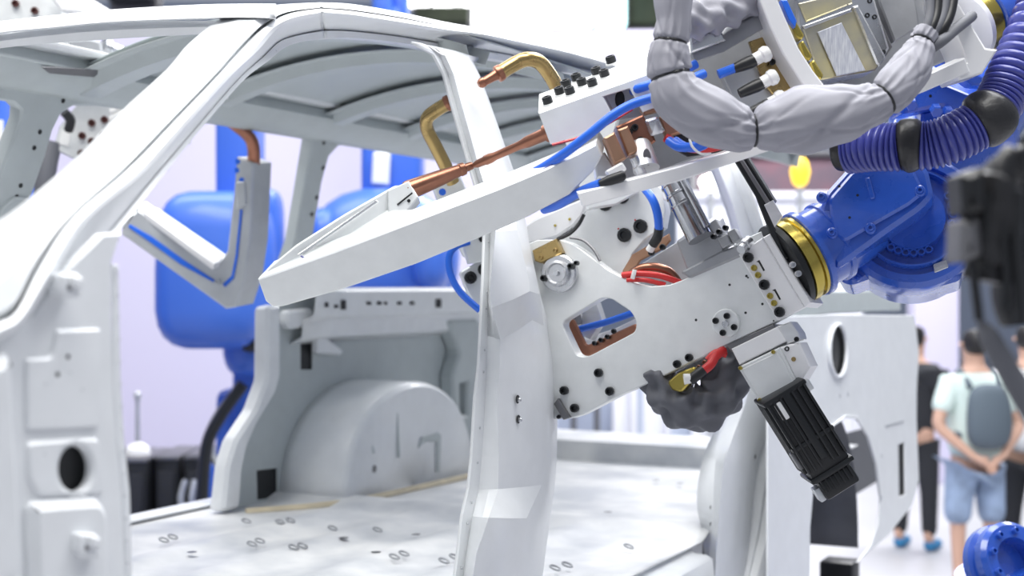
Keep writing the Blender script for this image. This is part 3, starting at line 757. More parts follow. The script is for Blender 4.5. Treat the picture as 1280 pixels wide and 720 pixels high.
px_lathe('cable_plug', 782, 218, 2.19, 750, 230, 2.20, [(0, 4), (.1, 6.5), (.6, 7), (1, 5)], 'black', gA, 14)
tube('cooling_hose', [P(752, 229, 2.20), P(725, 240, 2.26), P(700, 255, 2.33), P(680, 262, 2.38)], pxm(6, 2.25), 'hose_blue', gA)
tube('cooling_hose', [P(880, 92, 2.24), P(845, 108, 2.21), P(829, 118, 2.20), P(791, 130, 2.20), P(765, 145, 2.20), P(735, 169, 2.21), P(701, 195, 2.24), P(672, 213, 2.30), P(640, 228, 2.36)], pxm(6, 2.2), 'hose_blue', gA)
tube('cooling_hose', [P(870, 80, 2.28), P(830, 100, 2.26), P(800, 110, 2.27), P(792, 114, 2.30)], pxm(6, 2.25), 'hose_blue', gA)
tube('marker_line', [P(700, 201, 2.25), P(640, 231, 2.275), P(560, 262, 2.30), P(480, 292, 2.32), P(396, 322, 2.345), P(376, 320, 2.35)], pxm(1.3, 2.3), 'hose_navy', gA, 6)
tube('air_line', [P(690, 181, 2.25), P(720, 173, 2.25), P(745, 163, 2.25), P(790, 137, 2.28)], pxm(1.8, 2.25), 'hose_red', gA, 6)
for off in (0, 8):
    tube('blue_lead', [P(836 + off, 176, 2.24), P(850 + off, 184, 2.22), P(870 + off, 182, 2.20), P(892 + off, 170 - off, 2.19)], pxm(6, 2.2), 'hose_blue', gA)
tube('red_lead', [P(826, 130, 2.26), P(840, 136, 2.23), P(856, 150, 2.23)], pxm(7, 2.2), 'hose_red', gA)
tube('red_lead', [P(832, 172, 2.27), P(850, 182, 2.26), P(880, 186, 2.24), P(915, 178, 2.22)], pxm(6, 2.2), 'hose_red', gA)
tube('cable_tie', [P(862, 174, 2.185), P(866, 184, 2.18), P(876, 192, 2.185), P(888, 192, 2.2)], pxm(1.6, 2.2), 'white_plastic', gA, 6)
plate('recess_shade', [(842, 168), (866, 160), (900, 176), (930, 178), (930, 186), (860, 196), (846, 188)], flat(2.33), .01, 'black', gA)  # flat black sheet painted as the shade of a recess behind the leads

# grey fabric sleeve that carries the leads round the gun, pinched by ties
sleeve = thing('cable_sleeve', 'grey fabric cable sleeve pinched by black ties, looped under the transformer', 'cable sleeve', P(1000, 150, 2.12))
sp = [(852, -60, 26, 0), (842, -8, 25, 0), (842, 28, 22, 0), (838, 52, 22, 1), (836, 72, 26, 0), (838, 94, 27, 1), (850, 122, 33, 0), (888, 146, 36, 0), (922, 160, 30, 0), (943, 163, 22, 1), (966, 158, 33, 0), (1005, 150, 43, 0), (1050, 142, 37, 0), (1085, 132, 27, 0), (1104, 124, 23, 1), (1120, 108, 27, 0), (1136, 88, 27, 0), (1148, 64, 20, 0), (1152, 52, 15, 1), (1158, 42, 17, 0)]
path = catmull([P(x, y, 2.12 if x < 1110 else 2.12 + (x - 1110) * 0.001) for x, y, r, c in sp], 14)
rad = [s[2] for s in sp]; cin = [s[3] for s in sp]
cinpos = [i * 14 for i, c in enumerate(cin) if c]
rng = random.Random(3)
ph = [rng.uniform(0, 6.28) for _ in range(12)]
def srad(i, n, th):
    x = i / (n - 1) * (len(rad) - 1); a = min(int(x), len(rad) - 2); f = x - a; f = f * f * (3 - 2 * f)
    r = rad[a] + (rad[a + 1] - rad[a]) * f
    near = sorted((abs(i - c), c) for c in cinpos)
    dmin = near[0][0]
    r *= 1 - 0.16 * math.exp(-(dmin / 1.6) ** 2)
    for d_, c_ in near[:2]:
        w_ = math.exp(-d_ / 13.0) * min(1.0, d_ / 2.5)
        s_ = math.sin(5 * th + c_ * 1.7 + 0.02 * d_) + 0.8 * math.sin(9 * th + c_ * 2.9 - 0.03 * d_)
        r *= 1 + 0.13 * w_ * (1 - 1.6 * abs(s_ * 0.6))
    u1 = math.sin(1 * th + 0.055 * i + ph[1]); u2 = math.sin(2 * th - 0.05 * i + ph[3]); u3 = math.sin(3 * th + 0.09 * i + ph[5])
    crease = lambda u: math.exp(-(u / 0.16) ** 2)
    r *= 1 - 0.085 * crease(u1) - 0.07 * crease(u2) * (0.5 + 0.5 * math.sin(0.12 * i)) - 0.05 * crease(u3) * (0.5 + 0.5 * math.sin(0.17 * i + 2))
    return pxm(r, 2.12)
sweep('fabric_tube', path, srad, 'sleeve', sleeve, 90, 80)
frs = frames(path)
for c in cinpos:
    p, a, b = frs[c]
    rr = srad(c, len(path), 0) * 1.0
    ring = [p + (a * math.cos(q) + b * math.sin(q)) * (srad(c, len(path), q) + 0.0012) for q in [k * math.pi / 12 for k in range(25)]]
    sweep('tie', ring, lambda i, n, th: 0.0022, 'black', sleeve, 6)
# second sleeve end, crumpled, above the slide bar
sl2 = thing('cable_sleeve', 'crumpled grey fabric sleeve lying over the slide bar of the upper gun', 'cable sleeve', P(905, 15, 2.3))
p2 = catmull([P(850, 30, 2.26), P(880, 22, 2.27), P(915, 10, 2.29), P(950, -14, 2.31), P(985, -40, 2.33)], 12)
sweep('fabric_tube', p2, lambda i, n, th: pxm(21 + 3 * math.sin(3 * th + .5 * i) + 2.5 * math.sin(5 * th - .8 * i) + 2 * math.sin(.9 * i), 2.28), 'sleeve', sl2, 28, 50)
ld = thing('cable_bundle', 'dark cable bundle leaving the grey sleeve by the white adapter', 'cables', P(1165, 30, 2.2))
for k in range(4):
    tube('cable', [P(1148 + 4 * k, 58, 2.18), P(1158 + 7 * k, 36, 2.17), P(1163 + 9 * k, 10, 2.18), P(1160 + 12 * k, -40, 2.2)], pxm(6, 2.18), 'black' if k % 2 else 'sleeve_dark', ld, 10)
tube('cable', [P(1155, 66, 2.17), P(1176, 52, 2.16), P(1195, 36, 2.2), P(1215, 20, 2.26)], pxm(7, 2.18), 'sleeve_dark', ld, 10)
# ================================================================ lower welding gun (plate with servo motor)
gB = thing('welding_gun', 'lower spot welding gun with perforated white side plate and black servo motor', 'welding gun', P(850, 420, 2.6))
pB = plane3(P(690, 400, 2.70), P(1000, 350, 2.50), P(830, 500, 2.60))
main = plate('side_plate', [(640, 312), (672, 300), (699, 299), (712, 303), (727, 312), (745, 326), (760, 337), (777, 346), (794, 354), (814, 358), (837, 356), (853, 350), (880, 337), (923, 317), (953, 297), (1005, 383), (966, 404), (900, 435), (860, 455), (815, 477), (777, 493), (727, 519), (714, 523), (698, 524), (680, 524), (655, 470), (640, 420)],
             pB, 0.035, 'plate_coat', gB, holes=[rounded([(701, 403), (752, 372), (764, 373), (790, 390), (796, 404), (794, 415), (735, 446), (721, 445)], 9)], bev=0.0018)
# second plate behind, seen through the window
plate('rear_plate', [(650, 330), (700, 310), (740, 330), (800, 372), (860, 365), (930, 330), (975, 390), (900, 430), (815, 470), (730, 505), (690, 500)], pB.off(-0.16), 0.03, 'white_plate', gB, holes=[[(735, 380), (770, 362), (800, 395), (770, 410), (740, 420)]], bev=0.002)
plate('shunt_bar', [(704, 404), (716, 398), (733, 432), (795, 404), (798, 416), (735, 446), (720, 444)], pB.off(-0.06), 0.012, 'copper', gB, bev=0.003, r=4)
plate('shunt_bar', [(700, 396), (718, 386), (722, 404), (706, 412)], pB.off(-0.09), 0.03, 'dark_steel', gB, bev=0.003)
bolts(pB.off(-0.058), [(744, 429), (752, 425), (760, 421), (768, 414)], 3.2, 0.008, gB)
tube('cooling_hose', [pB.off(-0.10).at(690, 424), pB.off(-0.10).at(720, 413), pB.off(-0.10).at(760, 402), pB.off(-0.10).at(800, 388)], pxm(4.5, 2.7), 'hose_blue', gB)
plate('inner_cheek', [(728, 388), (745, 378), (752, 400), (738, 425), (724, 420)], pB.off(-0.12), 0.03, 'aluminium', gB)
# bolts and fittings on the side plate
bolts(pB, [(749, 466), (706, 488), (763, 489), (719, 510)], 5.6, 0.010, main)
bolts(pB, [(847, 455), (862, 447)], 5.0, 0.010, main)
bolts(pB, [(912, 356), (933, 345), (953, 380), (932, 391), (870, 400)], 1.7, 0.001, main, 'hole', 'black', 'hole')
hub = plate('pivot_cover', ellipse(907, 404, 17, 18, 20), pB.off(0.012), 0.013, 'plate_coat', gB, bev=0.0015)
bolts(pB.off(0.012), [(895, 401), (909, 395), (918, 409), (904, 416)], 4.0, 0.007, hub)
bolts(pB.off(0.012), [(907, 405)], 4.4, 0.004, hub, 'socket', 'steel')
cap = plate('end_cap', [(923, 318), (953, 297), (1005, 384), (972, 401)], pB.off(0.014), 0.02, 'white_plate', gB, bev=0.002)
bolts(pB.off(0.014), [(936, 322), (956, 356), (975, 390)], 6.6, 0.010, cap)
bolts(pB.off(0.014), [(943, 335), (948, 344), (963, 370), (968, 379)], 4.0, 0.006, cap, 'socket', 'gold_ring', 'brass_fitting')
for x, y in ((952, 333), (972, 369)):
    plate('slot', [(x - 7, y - 6), (x - 3, y - 8), (x + 4, y + 5), (x + 2, y + 6), (x - 4, y - 5)], pB.off(0.0155), 0.002, 'black', cap)
bolts(pB.off(0.0142), [(935, 347), (953, 380), (967, 401)], 1.2, 0.001, cap, 'hole', 'black', 'hole')
plate('end_flange', [(953, 297), (962, 292), (1013, 378), (1005, 384)], pB.off(0.012), 0.12, 'white_plate', gB, bev=0.002)
# steel pivot hub with two black screws, brass stop
q = pB.at(701, 342)
ph_ = lathe('pivot_hub', q, pB.n, [(0, pxm(24, 2.69)), (.012, pxm(24, 2.69)), (.014, pxm(22, 2.69)), (.014, pxm(17, 2.69)), (.022, pxm(16, 2.69)), (.024, pxm(13, 2.69)), (.020, pxm(11, 2.69)), (.020, pxm(4, 2.69)), (.028, pxm(3, 2.69))], 'steel', gB, 32)
bolts(pB.off(0.014), [(682, 348), (716, 333)], 4.0, 0.016, ph_)
bolts(pB.off(0.020), [(722, 329)], 3.0, 0.012, ph_)
bz = plate('brass_stop', [(665, 313), (695, 298), (703, 316), (676, 329), (668, 326)], pB.off(0.016), 0.018, 'brass', gB, bev=0.002)
bolts(pB.off(0.016), [(676, 322), (694, 313)], 3.0, 0.004, bz, 'socket', 'brass', 'screw')
plate('left_gusset', [(692, 505), (697, 498), (712, 522), (704, 525)], pB.off(0.012), 0.012, 'dark_steel', gB)
bolts(pB, [(699, 521)], 2.6, .006, main)
# curved white fairing and upper bracket plate
plate('fairing', [(646, 290), (668, 274), (700, 260), (728, 248), (732, 258), (727, 270), (716, 283), (696, 296), (668, 304), (650, 304)], plane3(P(660, 290, 2.80), P(730, 255, 2.74), P(700, 290, 2.765)), 0.08, 'white_plate', gB, bev=0.004)
bolts(plane3(P(660, 290, 2.798), P(730, 255, 2.738), P(700, 290, 2.763)), [(694, 282), (712, 274)], 1.8, .003, gB, 'button', 'gold_ring', 'screw')
tube('edge_seal', [P(697, 299, 2.70), P(712, 292, 2.71), P(723, 281, 2.72), P(730, 268, 2.72)], pxm(2.5, 2.7), 'black', gB, 8)
pC = plane3(P(700, 300, 2.76), P(830, 280, 2.68), P(760, 340, 2.72))
br = plate('upper_bracket', [(690, 300), (716, 288), (734, 262), (760, 250), (812, 226), (826, 234), (832, 262), (828, 284), (806, 300), (790, 318), (786, 345), (760, 345), (730, 320)], pC, 0.04, 'plate_coat', gB, bev=0.002)
bolts(pC, [(781, 294), (801, 283), (757, 255), (778, 246)], 9.0, 0.008, br)
bolts(pC, [(773, 286), (794, 275)], 1.2, 0.002, br, 'button', 'hose_red', 'paint_dot')
tube('edge_trim', [P(712, 297, 2.68), P(728, 300, 2.68), P(742, 312, 2.67), P(750, 326, 2.66)], pxm(2, 2.7), 'dark_steel', gB, 6)
# interior of the gun between the plates: copper straps, red leads
plate('copper_strap', [(778, 338), (790, 318), (836, 292), (838, 300), (830, 310), (800, 326), (786, 348), (778, 348)], pC.off(0.015), 0.01, 'copper_bar', gB, bev=0.002)
tube('copper_loop', [P(784, 350, 2.66), P(796, 338, 2.65), P(816, 334, 2.64), P(836, 340, 2.64), P(848, 354, 2.64)], pxm(6, 2.65), 'copper', gB, 10)
tube('red_lead', [P(778, 344, 2.645), P(800, 342, 2.63), P(826, 345, 2.62), P(852, 354, 2.62)], pxm(4, 2.63), 'hose_red', gB)
tube('red_lead', [P(784, 350, 2.64), P(806, 350, 2.625), P(832, 356, 2.62)], pxm(3.2, 2.63), 'hose_red', gB)
box('cable_tie', P(792, 343, 2.62), (0.25, 0, 1), Y3, (1, 0, -.25), (pxm(12, 2.6), .012, pxm(5, 2.6)), 'white_plastic', gB, .001)
tube('blue_lead', [P(806, 236, 2.62), P(816, 250, 2.60), P(822, 268, 2.60), P(824, 290, 2.61)], pxm(5.5, 2.6), 'hose_blue', gB)
tube('lead_sleeve', [P(824, 284, 2.61), P(822, 296, 2.61), P(816, 306, 2.62)], pxm(6.2, 2.6), 'black', gB)
tube('lead_end', [P(817, 304, 2.62), P(812, 313, 2.63)], pxm(5.2, 2.6), 'white_plastic', gB)
bolts(pC.off(0.02), [(829, 309), (815, 316)], 4, .01, gB)
plate('curved_cheek', [(824, 234), (838, 228), (842, 236), (834, 252), (828, 250)], pC.off(0.02), 0.02, 'white_plate', gB, bev=0.003, r=4)
plate('floor_web', [(776, 346), (850, 300), (930, 318), (870, 345), (830, 360), (800, 358)], pB.off(-0.14), 0.012, 'aluminium_dull', gB)
# chrome cylinder and its casting
px_lathe('chrome_cylinder', 838, 222, 2.60, 876, 298, 2.56, [(0, 15), (.10, 16), (.11, 17), (.13, 17), (.14, 15.5), (.26, 16), (.27, 17), (.30, 17), (.31, 15.5), (.42, 16), (.43, 17.5), (.46, 17.5), (.47, 16.5), (1, 16.5)], 'chrome', gB, 28)
px_lathe('guide_rod', 850, 218, 2.57, 884, 284, 2.54, [(0, 5), (1, 5)], 'chrome', gB, 14)
cast = plate('cylinder_casting', [(845, 302), (878, 282), (893, 280), (906, 312), (900, 322), (859, 340)], pB.off(0.0), 0.08, 'cast_alu', gB, bev=0.004, W=(0.03, 0.09, 0.02), r=3)
plate('casting_foot', [(850, 340), (900, 314), (922, 306), (932, 318), (862, 348)], pB.off(0.004), 0.07, 'cast_alu', gB, bev=0.004, r=3)
for pts in ([(884, 280), (894, 273), (904, 290), (894, 297)], [(896, 298), (908, 292), (914, 304), (903, 311)], [(908, 290), (917, 285), (925, 298), (916, 304)]):
    plate('valve_block', pts, pB.off(0.010), 0.03, 'cast_alu', gB, bev=0.002, r=1.5)
for x, y in ((900, 290), (908, 285), (893, 296)):
    bolts(pB.off(0.03), [(x, y)], 3.6, .012, gB)
px_lathe('fitting', 926, 312, 2.52, 936, 302, 2.54, [(0, 6), (.4, 6), (.42, 8), (1, 8)], 'steel', gB, 14)
plate('top_web', [(916, 306), (958, 286), (964, 292), (924, 316)], pB.off(-0.04), 0.05, 'plate_coat', gB)
# servo gearbox and black motor, hanging down to the right
ax = (P(1052, 612, 2.50) - P(966, 474, 2.50)).normalized()
sd = Y3.cross(ax).normalized()
plate('motor_adapter', [(914, 436), (972, 408), (984, 426), (924, 456)], pB.off(0.02), 0.10, 'white_plate', gB, bev=0.002)
plate('adapter_groove', [(906, 432), (966, 405), (972, 412), (914, 440)], pB.off(0.004), 0.10, 'dark_steel', gB, bev=0.002)
gbx = plate('gearbox', [(922, 459), (974, 434), (998, 482), (950, 506)], pB.off(0.035), 0.11, 'plate_coat', gB, bev=0.003)
plate('gearbox_cover', [(926, 462), (972, 440), (993, 479), (951, 500)], pB.off(0.039), 0.005, 'plate_coat', gbx, bev=0.0015)
bolts(pB.off(0.039), [(926, 460), (967, 440), (991, 482), (950, 500)], 2.6, .005, gbx, 'socket', 'gold_ring', 'screw')
plate('gearbox_side', [(974, 434), (999, 428), (1013, 458), (998, 482)], pB.off(0.026), 0.07, 'white_plate', gB, bev=0.003)
bolts(pB.off(0.027), [(992, 449)], 3, .002, gB, 'hole', 'brass', 'hole')
plate('bracket_block', [(972, 408), (988, 402), (998, 416), (1000, 424), (984, 430)], pB.off(0.02), 0.06, 'aluminium', gB, bev=0.002)
bolts(pB.off(0.024), [(984, 436), (996, 424)], 3.2, .004, gB, 'socket', 'bolt_black')
mc = P(973, 487, 2.47)
mlen = (P(1052, 614, 2.47) - mc).length
half = pxm(32, 2.47)
mot = box('motor_body', mc + ax * mlen * .40, sd, Y3, ax, (half * 1.7, half * 1.9, mlen * .80), 'black', gB, .006)
for k in range(-3, 4):
    if k in (0,): continue
    box('cooling_fin', mc + ax * mlen * .36 + sd * (half * .27 * k) - Y3 * half * .98, sd, Y3, ax, (half * .10, half * .2, mlen * .66), 'black', mot, .001)
for k in range(-2, 3):
    box('cooling_fin', mc + ax * mlen * .36 + sd * half * .88 + Y3 * half * .32 * k, sd, Y3, ax, (half * .16, half * .1, mlen * .66), 'black', mot, .001)
box('centre_band', mc + ax * mlen * .33 - Y3 * half * .98, sd, Y3, ax, (half * .34, half * .16, mlen * .62), 'bolt_black', mot, .006)
for f, w in ((.46, 1.86), (.76, 1.9), (.02, 1.9)):
    box('motor_flange', mc + ax * mlen * f, sd, Y3, ax, (half * w, half * 2.08, mlen * .045), 'bolt_black', mot, .003)
endc = box('end_cap', mc + ax * mlen * .885, sd, Y3, ax, (half * 1.5, half * 1.6, mlen * .17), 'black', gB, .006)
for k in range(-3, 4):
    box('cooling_fin', mc + ax * mlen * .85 + sd * half * .2 * k - Y3 * half * .82, sd, Y3, ax, (half * .07, half * .1, mlen * .12), 'black', endc, .001)
box('connector', mc + ax * mlen * .90 + sd * half * .85 - Y3 * half * .3, sd, Y3, ax, (half * .25, half * .7, mlen * .12), 'aluminium_dull', endc, .002)
box('cable_socket', mc + ax * mlen * .56 + sd * half * .92 - Y3 * half * .5, sd, Y3, ax, (half * .2, half * .5, mlen * .16), 'dark_steel', mot, .003)
box('name_label', mc + ax * mlen * .13 + sd * half * .45 - Y3 * half * 1.0, sd, Y3, ax, (half * .30, half * .14, mlen * .16), 'white_plastic', mot, .004)
box('corner_lug', mc - sd * half * .95 + ax * mlen * .07 - Y3 * half * .7, sd, Y3, ax, (half * .3, half * .4, mlen * .10), 'aluminium', mot, .003)
# terminals and leads under the plate
plate('terminal_strip', [(836, 470), (896, 438), (902, 446), (846, 478)], pB.off(-0.05), 0.03, 'dark_steel', gB)
bolts(pB.off(-0.045), [(874, 459), (881, 453), (889, 448)], 3, .006, gB, 'socket', 'copper')
plate('brass_terminal', [(834, 478), (848, 466), (868, 458), (873, 466), (852, 490), (840, 488)], pB.off(0.012), 0.03, 'gold_ring', gB, bev=0.003, r=3)
px_lathe('lead_plug', 862, 476, 2.53, 880, 462, 2.53, [(0, 6), (.2, 7), (1, 6.5)], 'black', gB, 14)
px_lathe('lead_plug', 855, 474, 2.53, 864, 473, 2.53, [(0, 7), (1, 6)], 'white_plastic', gB, 14)
tube('red_lead', [P(878, 464, 2.53), P(888, 456, 2.53), P(894, 446, 2.54), P(904, 438, 2.56)], pxm(6, 2.5), 'hose_red', gB)
tube('red_lead', [P(884, 450, 2.56), P(895, 440, 2.56), P(908, 444, 2.56)], pxm(4, 2.5), 'hose_red', gB)
# inner arm behind the centre pillar
pI = flat(2.80, 0.1, 0, 590, 330)
ia = plate('inner_arm', [(574, 340), (600, 326), (650, 310), (660, 420), (640, 440), (604, 400), (588, 372), (580, 356)], pI, 0.04, 'plate_coat', gB, bev=0.003, r=5)
bolts(pI, [(588, 347), (605, 337)], 8.0, .008, ia)
plate('inner_block', [(576, 300), (606, 284), (640, 280), (640, 322), (586, 330)], pI.off(0.02), 0.05, 'plate_coat', gB, bev=0.003)
bolts(pI.off(0.02), [(603, 298)], 5, .008, gB)
ib = plate('inner_upright', [(541, 233), (574, 217), (584, 238), (610, 300), (600, 330), (580, 320), (552, 262)], pI.off(-0.02), 0.05, 'plate_coat', gB, bev=0.003)
bolts(pI.off(-0.02), [(553, 240), (559, 224)], 4.5, .003, ib, 'hole', 'hose_blue', 'hole')
tube('cooling_hose', [P(586, 302, 2.78), P(570, 308, 2.77), P(561, 322, 2.77), P(564, 345, 2.77), P(576, 366, 2.77), P(600, 388, 2.77)], pxm(4.5, 2.77), 'hose_blue', gB)
# bent brass electrode holders meeting at the pillar
tube('inner_holder', [P(566, 228, 2.78), P(556, 206, 2.76), P(544, 182, 2.74), P(534, 162, 2.72), P(534, 148, 2.70), P(545, 138, 2.69), P(562, 128, 2.68)], pxm(8.6, 2.72), 'brass', gB, 18, 8)
px_lathe('inner_tip', 558, 130, 2.682, 571, 123, 2.675, [(0, 10.2), (.3, 10.2), (.5, 7), (1, 6)], 'copper', gB, 16)
oh = tube('outer_holder', [P(705, 140, 2.66), P(697, 112, 2.65), P(686, 92, 2.64), P(674, 78, 2.63), P(660, 74, 2.62), P(645, 79, 2.62), P(622, 93, 2.61)], pxm(9.4, 2.65), 'brass', gB, 18, 8)
px_lathe('outer_tip', 627, 90, 2.612, 598, 106, 2.60, [(0, 10.5), (.12, 11), (.2, 10.5), (.24, 7), (.4, 6), (.75, 5.6), (.78, 6.6), (.9, 6.2), (1, 4)], 'copper', gB, 16)
plate('outer_arm', [(690, 118), (720, 110), (790, 150), (800, 240), (770, 256), (735, 262), (715, 200)], flat(2.67, 0, 0), 0.04, 'plate_coat', gB, bev=0.003)
# black cable guide beside the rear pillar
plate('cable_guide', [(914, 196), (930, 190), (967, 250), (958, 262), (972, 292), (984, 322), (976, 330), (950, 262), (944, 246)], pB.off(0.01), 0.03, 'bolt_black', gB, bev=0.003)
plate('guide_strip', [(920, 194), (924, 192), (962, 252), (958, 256)], pB.off(0.016), 0.006, 'dark_steel', gB)
plate('grey_tag', [(955, 256), (966, 250), (978, 270), (968, 284)], pB.off(0.02), 0.006, 'aluminium', gB, bev=0.001)
# black ring and quick-change flange towards the robot
fax = Vec((0.86, 0.16, 0.46)).normalized()
fc = P(978, 335, 2.56)
lathe('gun_flange', fc, fax, [(0, .070), (.003, .086), (.014, .086), (.018, .080)], 'bolt_black', gB, 40)

# grey boot under the side plate
boot = thing('cable_sleeve', 'dark grey crumpled fabric boot hanging below the lower gun plate', 'cable sleeve', P(870, 500, 2.6))
bpath = catmull([P(818, 462, 2.64), P(834, 492, 2.63), P(862, 510, 2.62), P(892, 502, 2.62), P(912, 470, 2.63), P(918, 440, 2.66)], 10)
def br_(i, n, th):
    return pxm(20 + 8 * math.sin(math.pi * i / (n - 1)) + 3.5 * math.sin(4 * th + .6 * i) + 2.5 * math.sin(7 * th - .5 * i + 1) + 2 * math.sin(.8 * i), 2.62)
sweep('fabric_tube', bpath, br_, 'sleeve_dark', boot, 36, 50)

# ================================================================ the blue robot that carries the lower gun
rb = thing('industrial_robot', 'glossy blue robot wrist bolted to the lower welding gun', 'robot', P(1150, 280, 2.75))
fc2 = fc + fax * 0.018
gr_ = lathe('gold_ring', fc2, fax, [(0, .078), (.002, .083), (.016, .083), (.018, .077), (.024, .077), (.026, .082), (.032, .082)], 'gold_ring', rb, 44)
bolts(flat(2.46), [(990, 331), (997, 342)], 4.0, .012, rb, 'socket', 'steel', 'set_screw')
lathe('wrist_roll', fc2 + fax * 0.032, fax, [(0, .080), (.003, .086), (.014, .086), (.018, .076), (.05, .076), (.052, .080), (.062, .080), (.066, .072), (.10, .070), (.14, .066)], 'robot_blue', rb, 48)
wp = plane3(P(1040, 300, 2.51), P(1170, 240, 2.47), P(1100, 220, 2.505))
hs = plate('wrist_housing', [(1024, 262), (1032, 240), (1062, 207), (1078, 196), (1142, 196), (1160, 212), (1167, 244), (1150, 262), (1112, 288), (1046, 336), (1034, 318)], wp, 0.16, 'robot_blue', rb, bev=0.008, r=7)
cvp = wp.off(0.010)
cv = plate('housing_cover', [(1036, 248), (1066, 213), (1138, 204), (1156, 240), (1136, 256), (1108, 272), (1056, 302), (1040, 292)], cvp, 0.012, 'robot_blue', rb, bev=0.005, r=6)
for x, y in ((1040, 291), (1088, 285), (1150, 238), (1027, 246)):
    plate('boss', ellipse(x, y, 7, 7, 14), wp.off(0.016), 0.012, 'robot_blue', rb, bev=0.002)
    bolts(wp.off(0.016), [(x, y)], 4, .006, rb, 'socket', 'robot_blue')
bolts(cvp, [(1049, 233), (1072, 244), (1062, 272)], 1.8, .001, cv, 'hole', 'black', 'hole')
plate('cover_mark', [(1081, 222), (1087, 221), (1094, 247), (1088, 249)], wp.off(0.014), 0.006, 'robot_blue', cv, bev=0.002, r=2)
# lower fork of the wrist with embossed pad
lf = plate('wrist_fork', [(1041, 332), (1100, 298), (1180, 268), (1215, 300), (1200, 350), (1150, 364), (1126, 352), (1095, 345), (1064, 356), (1052, 352)], wp.off(-0.10), 0.12, 'robot_blue', rb, bev=0.008, r=6)
plate('embossed_pad', [(1048, 338), (1058, 332), (1080, 346), (1072, 352)], wp.off(-0.094), 0.008, 'robot_blue', rb, bev=0.002, r=2)
for x in (1056, 1064, 1071):
    plate('emboss_bar', [(x, 336 + (x - 1056) * .55), (x + 3, 336 + (x - 1053) * .55), (x + 1, 344 + (x - 1056) * .45), (x - 2, 342 + (x - 1056) * .45)], wp.off(-0.091), 0.004, 'robot_blue', rb)
# joint disc with its ring of socket bolts
dp_ = plane3(P(1145, 270, 2.555), P(1220, 262, 2.53), P(1145, 350, 2.525))
dc = dp_.at(1140, 272); k_ = pxm(1, 2.56)
lathe('joint_disc', dc - dp_.n * 0.165, dp_.n, [(0, 84 * k_), (.08, 88 * k_), (.13, 90 * k_), (.145, 88 * k_), (.155, 82 * k_), (.155, 72 * k_), (.145, 70 * k_), (.145, 64 * k_), (.168, 63 * k_), (.168, 61 * k_), (.148, 59 * k_), (.148, 42 * k_), (.168, 40 * k_), (.168, 10 * k_)], 'robot_blue', rb, 56)
dq = Plane(dc - dp_.n * 0.017, dp_.n)
for a in [66, 77, 88, 99, 110, 121, 132, -28, -14, 0, 14]:
    x = 1140 + 51 * math.cos(math.radians(a)); y = 270 + 48 * math.sin(math.radians(a))
    bolts(dq, [(x, y)], 5.6, .014, rb, 'socket', 'robot_blue')
np_ = plate('name_plate', [(1166, 330), (1183, 324), (1186, 334), (1168, 341)], Plane(dc - dp_.n * 0.008, dp_.n), 0.004, 'steel', rb, bev=0.001, r=2)
# forearm rising behind the hoses to the upper right
fa0, fa1 = P(1150, 250, 2.74), P(1215, 120, 2.86)
lathe('forearm', fa0, fa1 - fa0, [(0, .10), (.10, .105), (.16, .12), (.175, .135), (.195, .135), (.20, .12), (.5, .13), (.9, .14)], 'robot_blue', rb, 40)
fp_ = flat(2.66, 0.1, 0.1, 1170, 130)
ff = plate('arm_flange', [(1122, 132), (1132, 112), (1168, 98), (1216, 118), (1240, 140), (1230, 150), (1180, 132), (1140, 140), (1128, 142)], fp_, 0.06, 'robot_blue', rb, bev=0.006, r=4)
bolts(fp_, [(1133, 118), (1163, 120)], 2, .002, ff, 'hole', 'black', 'hole')
for x, y in ((1138, 128), (1169, 136), (1184, 139)):
    q0 = fp_.off(0.01).at(x, y); lathe('hex_bolt', q0, Vec((-0.1, -.9, -.45)), [(0, k_ * 8), (.02, k_ * 8), (.022, k_ * 6.5)], 'robot_blue', rb, 6)
plate('arm_web', [(1152, 140), (1176, 134), (1200, 150), (1210, 215), (1150, 215)], flat(2.70), 0.05, 'robot_blue', rb, bev=0.006)
plate('side_ear', [(1196, 205), (1216, 210), (1226, 232), (1226, 262), (1200, 240)], flat(2.68), 0.05, 'robot_blue', rb, bev=0.008, r=5)

# the upper robot end carrying the upper gun
ra = thing('industrial_robot', 'blue robot arm end with brass ring behind the white adapter plate', 'robot', P(1250, 10, 2.5))
aax = Vec((0.72, 0.42, 0.42)).normalized()
ac = P(1204, 34, 2.44)
lathe('adapter_disc', ac - aax * .014, aax, [(0, .064), (.002, .070), (.013, .070)], 'white_plate', gA, 40)
lathe('gold_ring', ac, aax, [(0, .062), (.002, .066), (.030, .066), (.032, .06)], 'gold_ring', ra, 40)
lathe('wrist', ac + aax * .032, aax, [(0, .062), (.004, .070), (.05, .070), (.054, .076), (.12, .080), (.2, .085), (.5, .1)], 'robot_blue', ra, 40)
plate('wrist_lug', [(1252, 52), (1268, 46), (1276, 60), (1258, 66)], flat(2.42), .03, 'robot_blue', ra, bev=.004, r=3)
plate('lower_web', [(1162, 40), (1200, 52), (1215, 90), (1240, 100), (1262, 70), (1270, 110), (1216, 106), (1160, 66)], flat(2.62), .05, 'robot_blue', ra, bev=.004)

